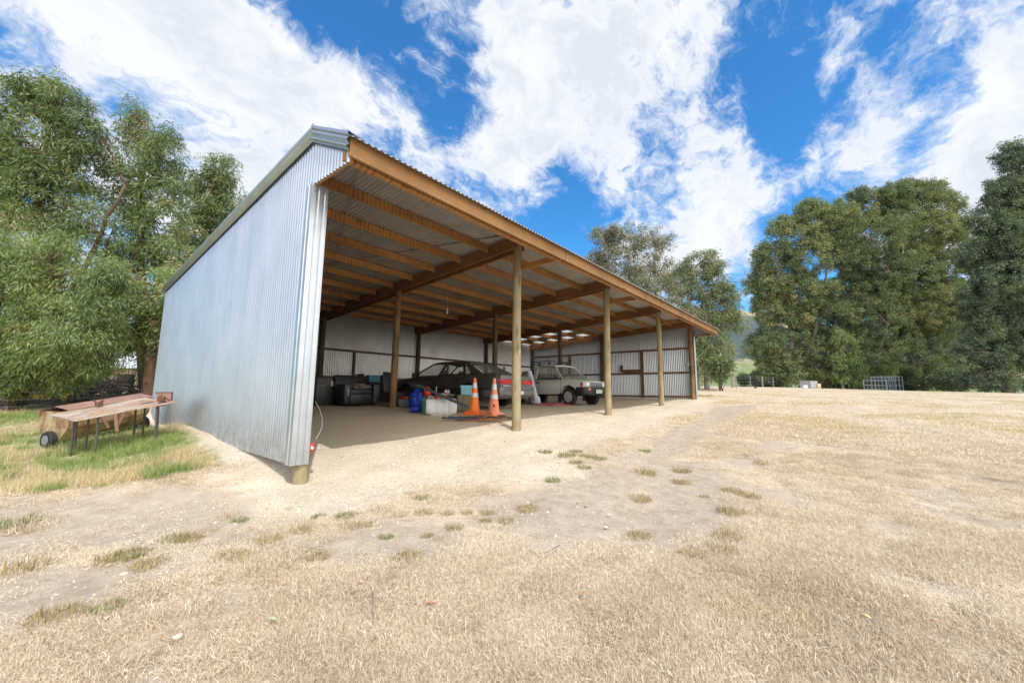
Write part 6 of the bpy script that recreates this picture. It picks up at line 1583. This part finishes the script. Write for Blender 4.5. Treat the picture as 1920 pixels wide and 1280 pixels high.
for key, ids in cnt.items():
    ids.sort(key=lambda i: TS[i][0])
    for r_, i in enumerate(ids):
        px_, py_, s_, kd = TS[i]; p = hit(px_, py_)
        o = link('grass_tussock', tuss[kd])
        o.location = (p[0], p[1], float(gz_at(np.array([p[0]]), np.array([p[1]]))[0])); o.rotation_euler = (0, 0, i*1.3); s_ *= 1.2*min(1.0, max(.5, float(np.hypot(p[0]-CAM[0], p[1]-CAM[1]))/6.0)); o.scale = (s_, s_, s_)
        nth = ['', 'second ', 'third ', 'fourth ', 'fifth ', 'sixth ', 'seventh ', 'eighth ', 'ninth ', 'tenth ', 'eleventh ', 'twelfth '][r_]
        lab = ('%s grass tussock %s' % (LOOK[kd], key[1])) if len(ids) == 1 else ('%s%s tussock from the left %s' % (nth or 'first ', LOOK[kd], key[1]))
        tag(o, lab, 'grass tussock', 'grass tussocks on the bare ground')
# stones: gravel scatter plus a few to pick out
stones = [stone_mesh('gravel_stone', 90+k, (M_stone, M_stone, M_stoneg, M_stone, M_stoneb, M_stone)[k]) for k in range(6)]
x, y, d = sample(60000, 1.6, 14, 31, 1.25)
gzv, dzv = zone_at(g_, x, y), zone_at(d_, x, y); rr2 = np.random.default_rng(32)
k = ((gzv > .38) & (rr2.random(len(x)) < np.where(inshed_f(x, y) & (y > .9), .16, .9))) | ((dzv > .45) & (rr2.random(len(x)) < .16)) | (rr2.random(len(x)) < .02); x, y = x[k], y[k]
scatter('gravel', stones, np.stack([x, y, gz_at(x, y)], 1), np.random.default_rng(33).lognormal(-4.95, .42, len(x)), np.random.default_rng(34).integers(0, 6, len(x)), 'loose pale limestone gravel on the apron and floor', .5, 35)
for i, (px_, py_, s_, lab) in enumerate(((1099, 947, .045, 'flat grey stone lying on the bare earth patch'), (1136, 989, .038, 'small pale stone below the flat grey one'), (1142, 965, .03, 'tiny cream stone beside the flat grey one'), (232, 1078, .045, 'flat cream stone at the edge of the left grey earth'), (333, 1194, .05, 'pale chip of stone at the bottom left in the straw'), (1362, 1145, .07, 'whitish stone half sunk in the foreground straw'), (450, 850, .055, 'cream stone at the foot of the near end wall'), (437, 842, .06, 'larger cream stone nearest the end wall grass'), (374, 818, .09, 'long cream stone under the wall in the grass'), (1220, 1035, .04, 'grey chip at the lower edge of the earth patch'))):
    p = hit(px_, py_); o = link('stone', stone_mesh('stone', 200+i, M_stone if i else M_stoneg)); o.location = (p[0], p[1], hz(p[0], p[1])+s_*.02); s_ *= .62; o.scale = (s_,)*3; o.rotation_euler = (0, 0, i)
    md = o.modifiers.new('sub', 'SUBSURF'); md.levels = md.render_levels = 1
    tag(o, lab, 'stone')
# two sticks and fallen gum leaves
def lay(px1, py1, px2, py2, r_, mt, nm, lab):
    a, b = hit(px1, py1), hit(px2, py2); m_ = MB()
    pts = [(a[0]+(b[0]-a[0])*t+.006*math.sin(7*t), a[1]+(b[1]-a[1])*t, hz(a[0]+(b[0]-a[0])*t, a[1]+(b[1]-a[1])*t)+.035) for t in np.linspace(0, 1, 9)]
    tag(m_.tube(pts, [r_*(1-.4*i/8) for i in range(9)], 7).build(nm, mt, None, True), lab, nm)
lay(1748, 1172, 1828, 1204, .0055, plain('bleached_stick', (.62, .42, .28), .8), 'stick', 'pale pinkish stick lying in the right foreground straw')
lay(697, 1122, 700, 1172, .004, M_dead, 'twig', 'thin grey twig standing out of the centre foreground straw')
lay(1050, 1030, 1020, 1048, .004, M_dead, 'twig', 'thin grey twig lying by the centre earth patch')
for i, (px_, py_, c, lab) in enumerate(((1662, 1102, (.62, .58, .14), 'bright yellow fallen leaf in the right foreground'), (1625, 1167, (.60, .58, .22), 'dull yellow-green fallen leaf in the right foreground'), (508, 1174, (.40, .44, .26), 'pale green fallen leaf in the lower centre left'), (1092, 1122, (.45, .22, .10), 'rust red fallen leaf in the lower centre'), (676, 1098, (.62, .40, .26), 'tan fallen leaf below the centre earth patch'), (806, 1140, (.48, .22, .12), 'reddish brown fallen leaf right of the thin twig'), (950, 985, (.32, .40, .28), 'blue-green fallen leaf at the edge of the centre earth'), (198, 1168, (.55, .47, .33), 'straw-coloured curled leaf at the bottom left'))):
    p = hit(px_, py_); L = .055; m_ = MB(); q = i*1.1; rows = []
    for t in np.linspace(0, 1, 9):
        wv2 = .012*math.sin(math.pi*min(1, t*1.02))**.8+.0008; zc2 = .010*math.sin(math.pi*t)+.022
        rows.append([((t-.5)*L*math.cos(q)-s_*wv2*math.sin(q), (t-.5)*L*math.sin(q)+s_*wv2*math.cos(q), zc2+abs(s_)*.006) for s_ in (-1, 0, 1)])
    o = m_.grid(rows).build('fallen_leaf', plain('leaf_colour_%d' % i, c, .7), None, True, ang=None); o.location = (p[0], p[1], hz(p[0], p[1])); tag(o, lab, 'leaf', 'fallen leaves in the foreground')
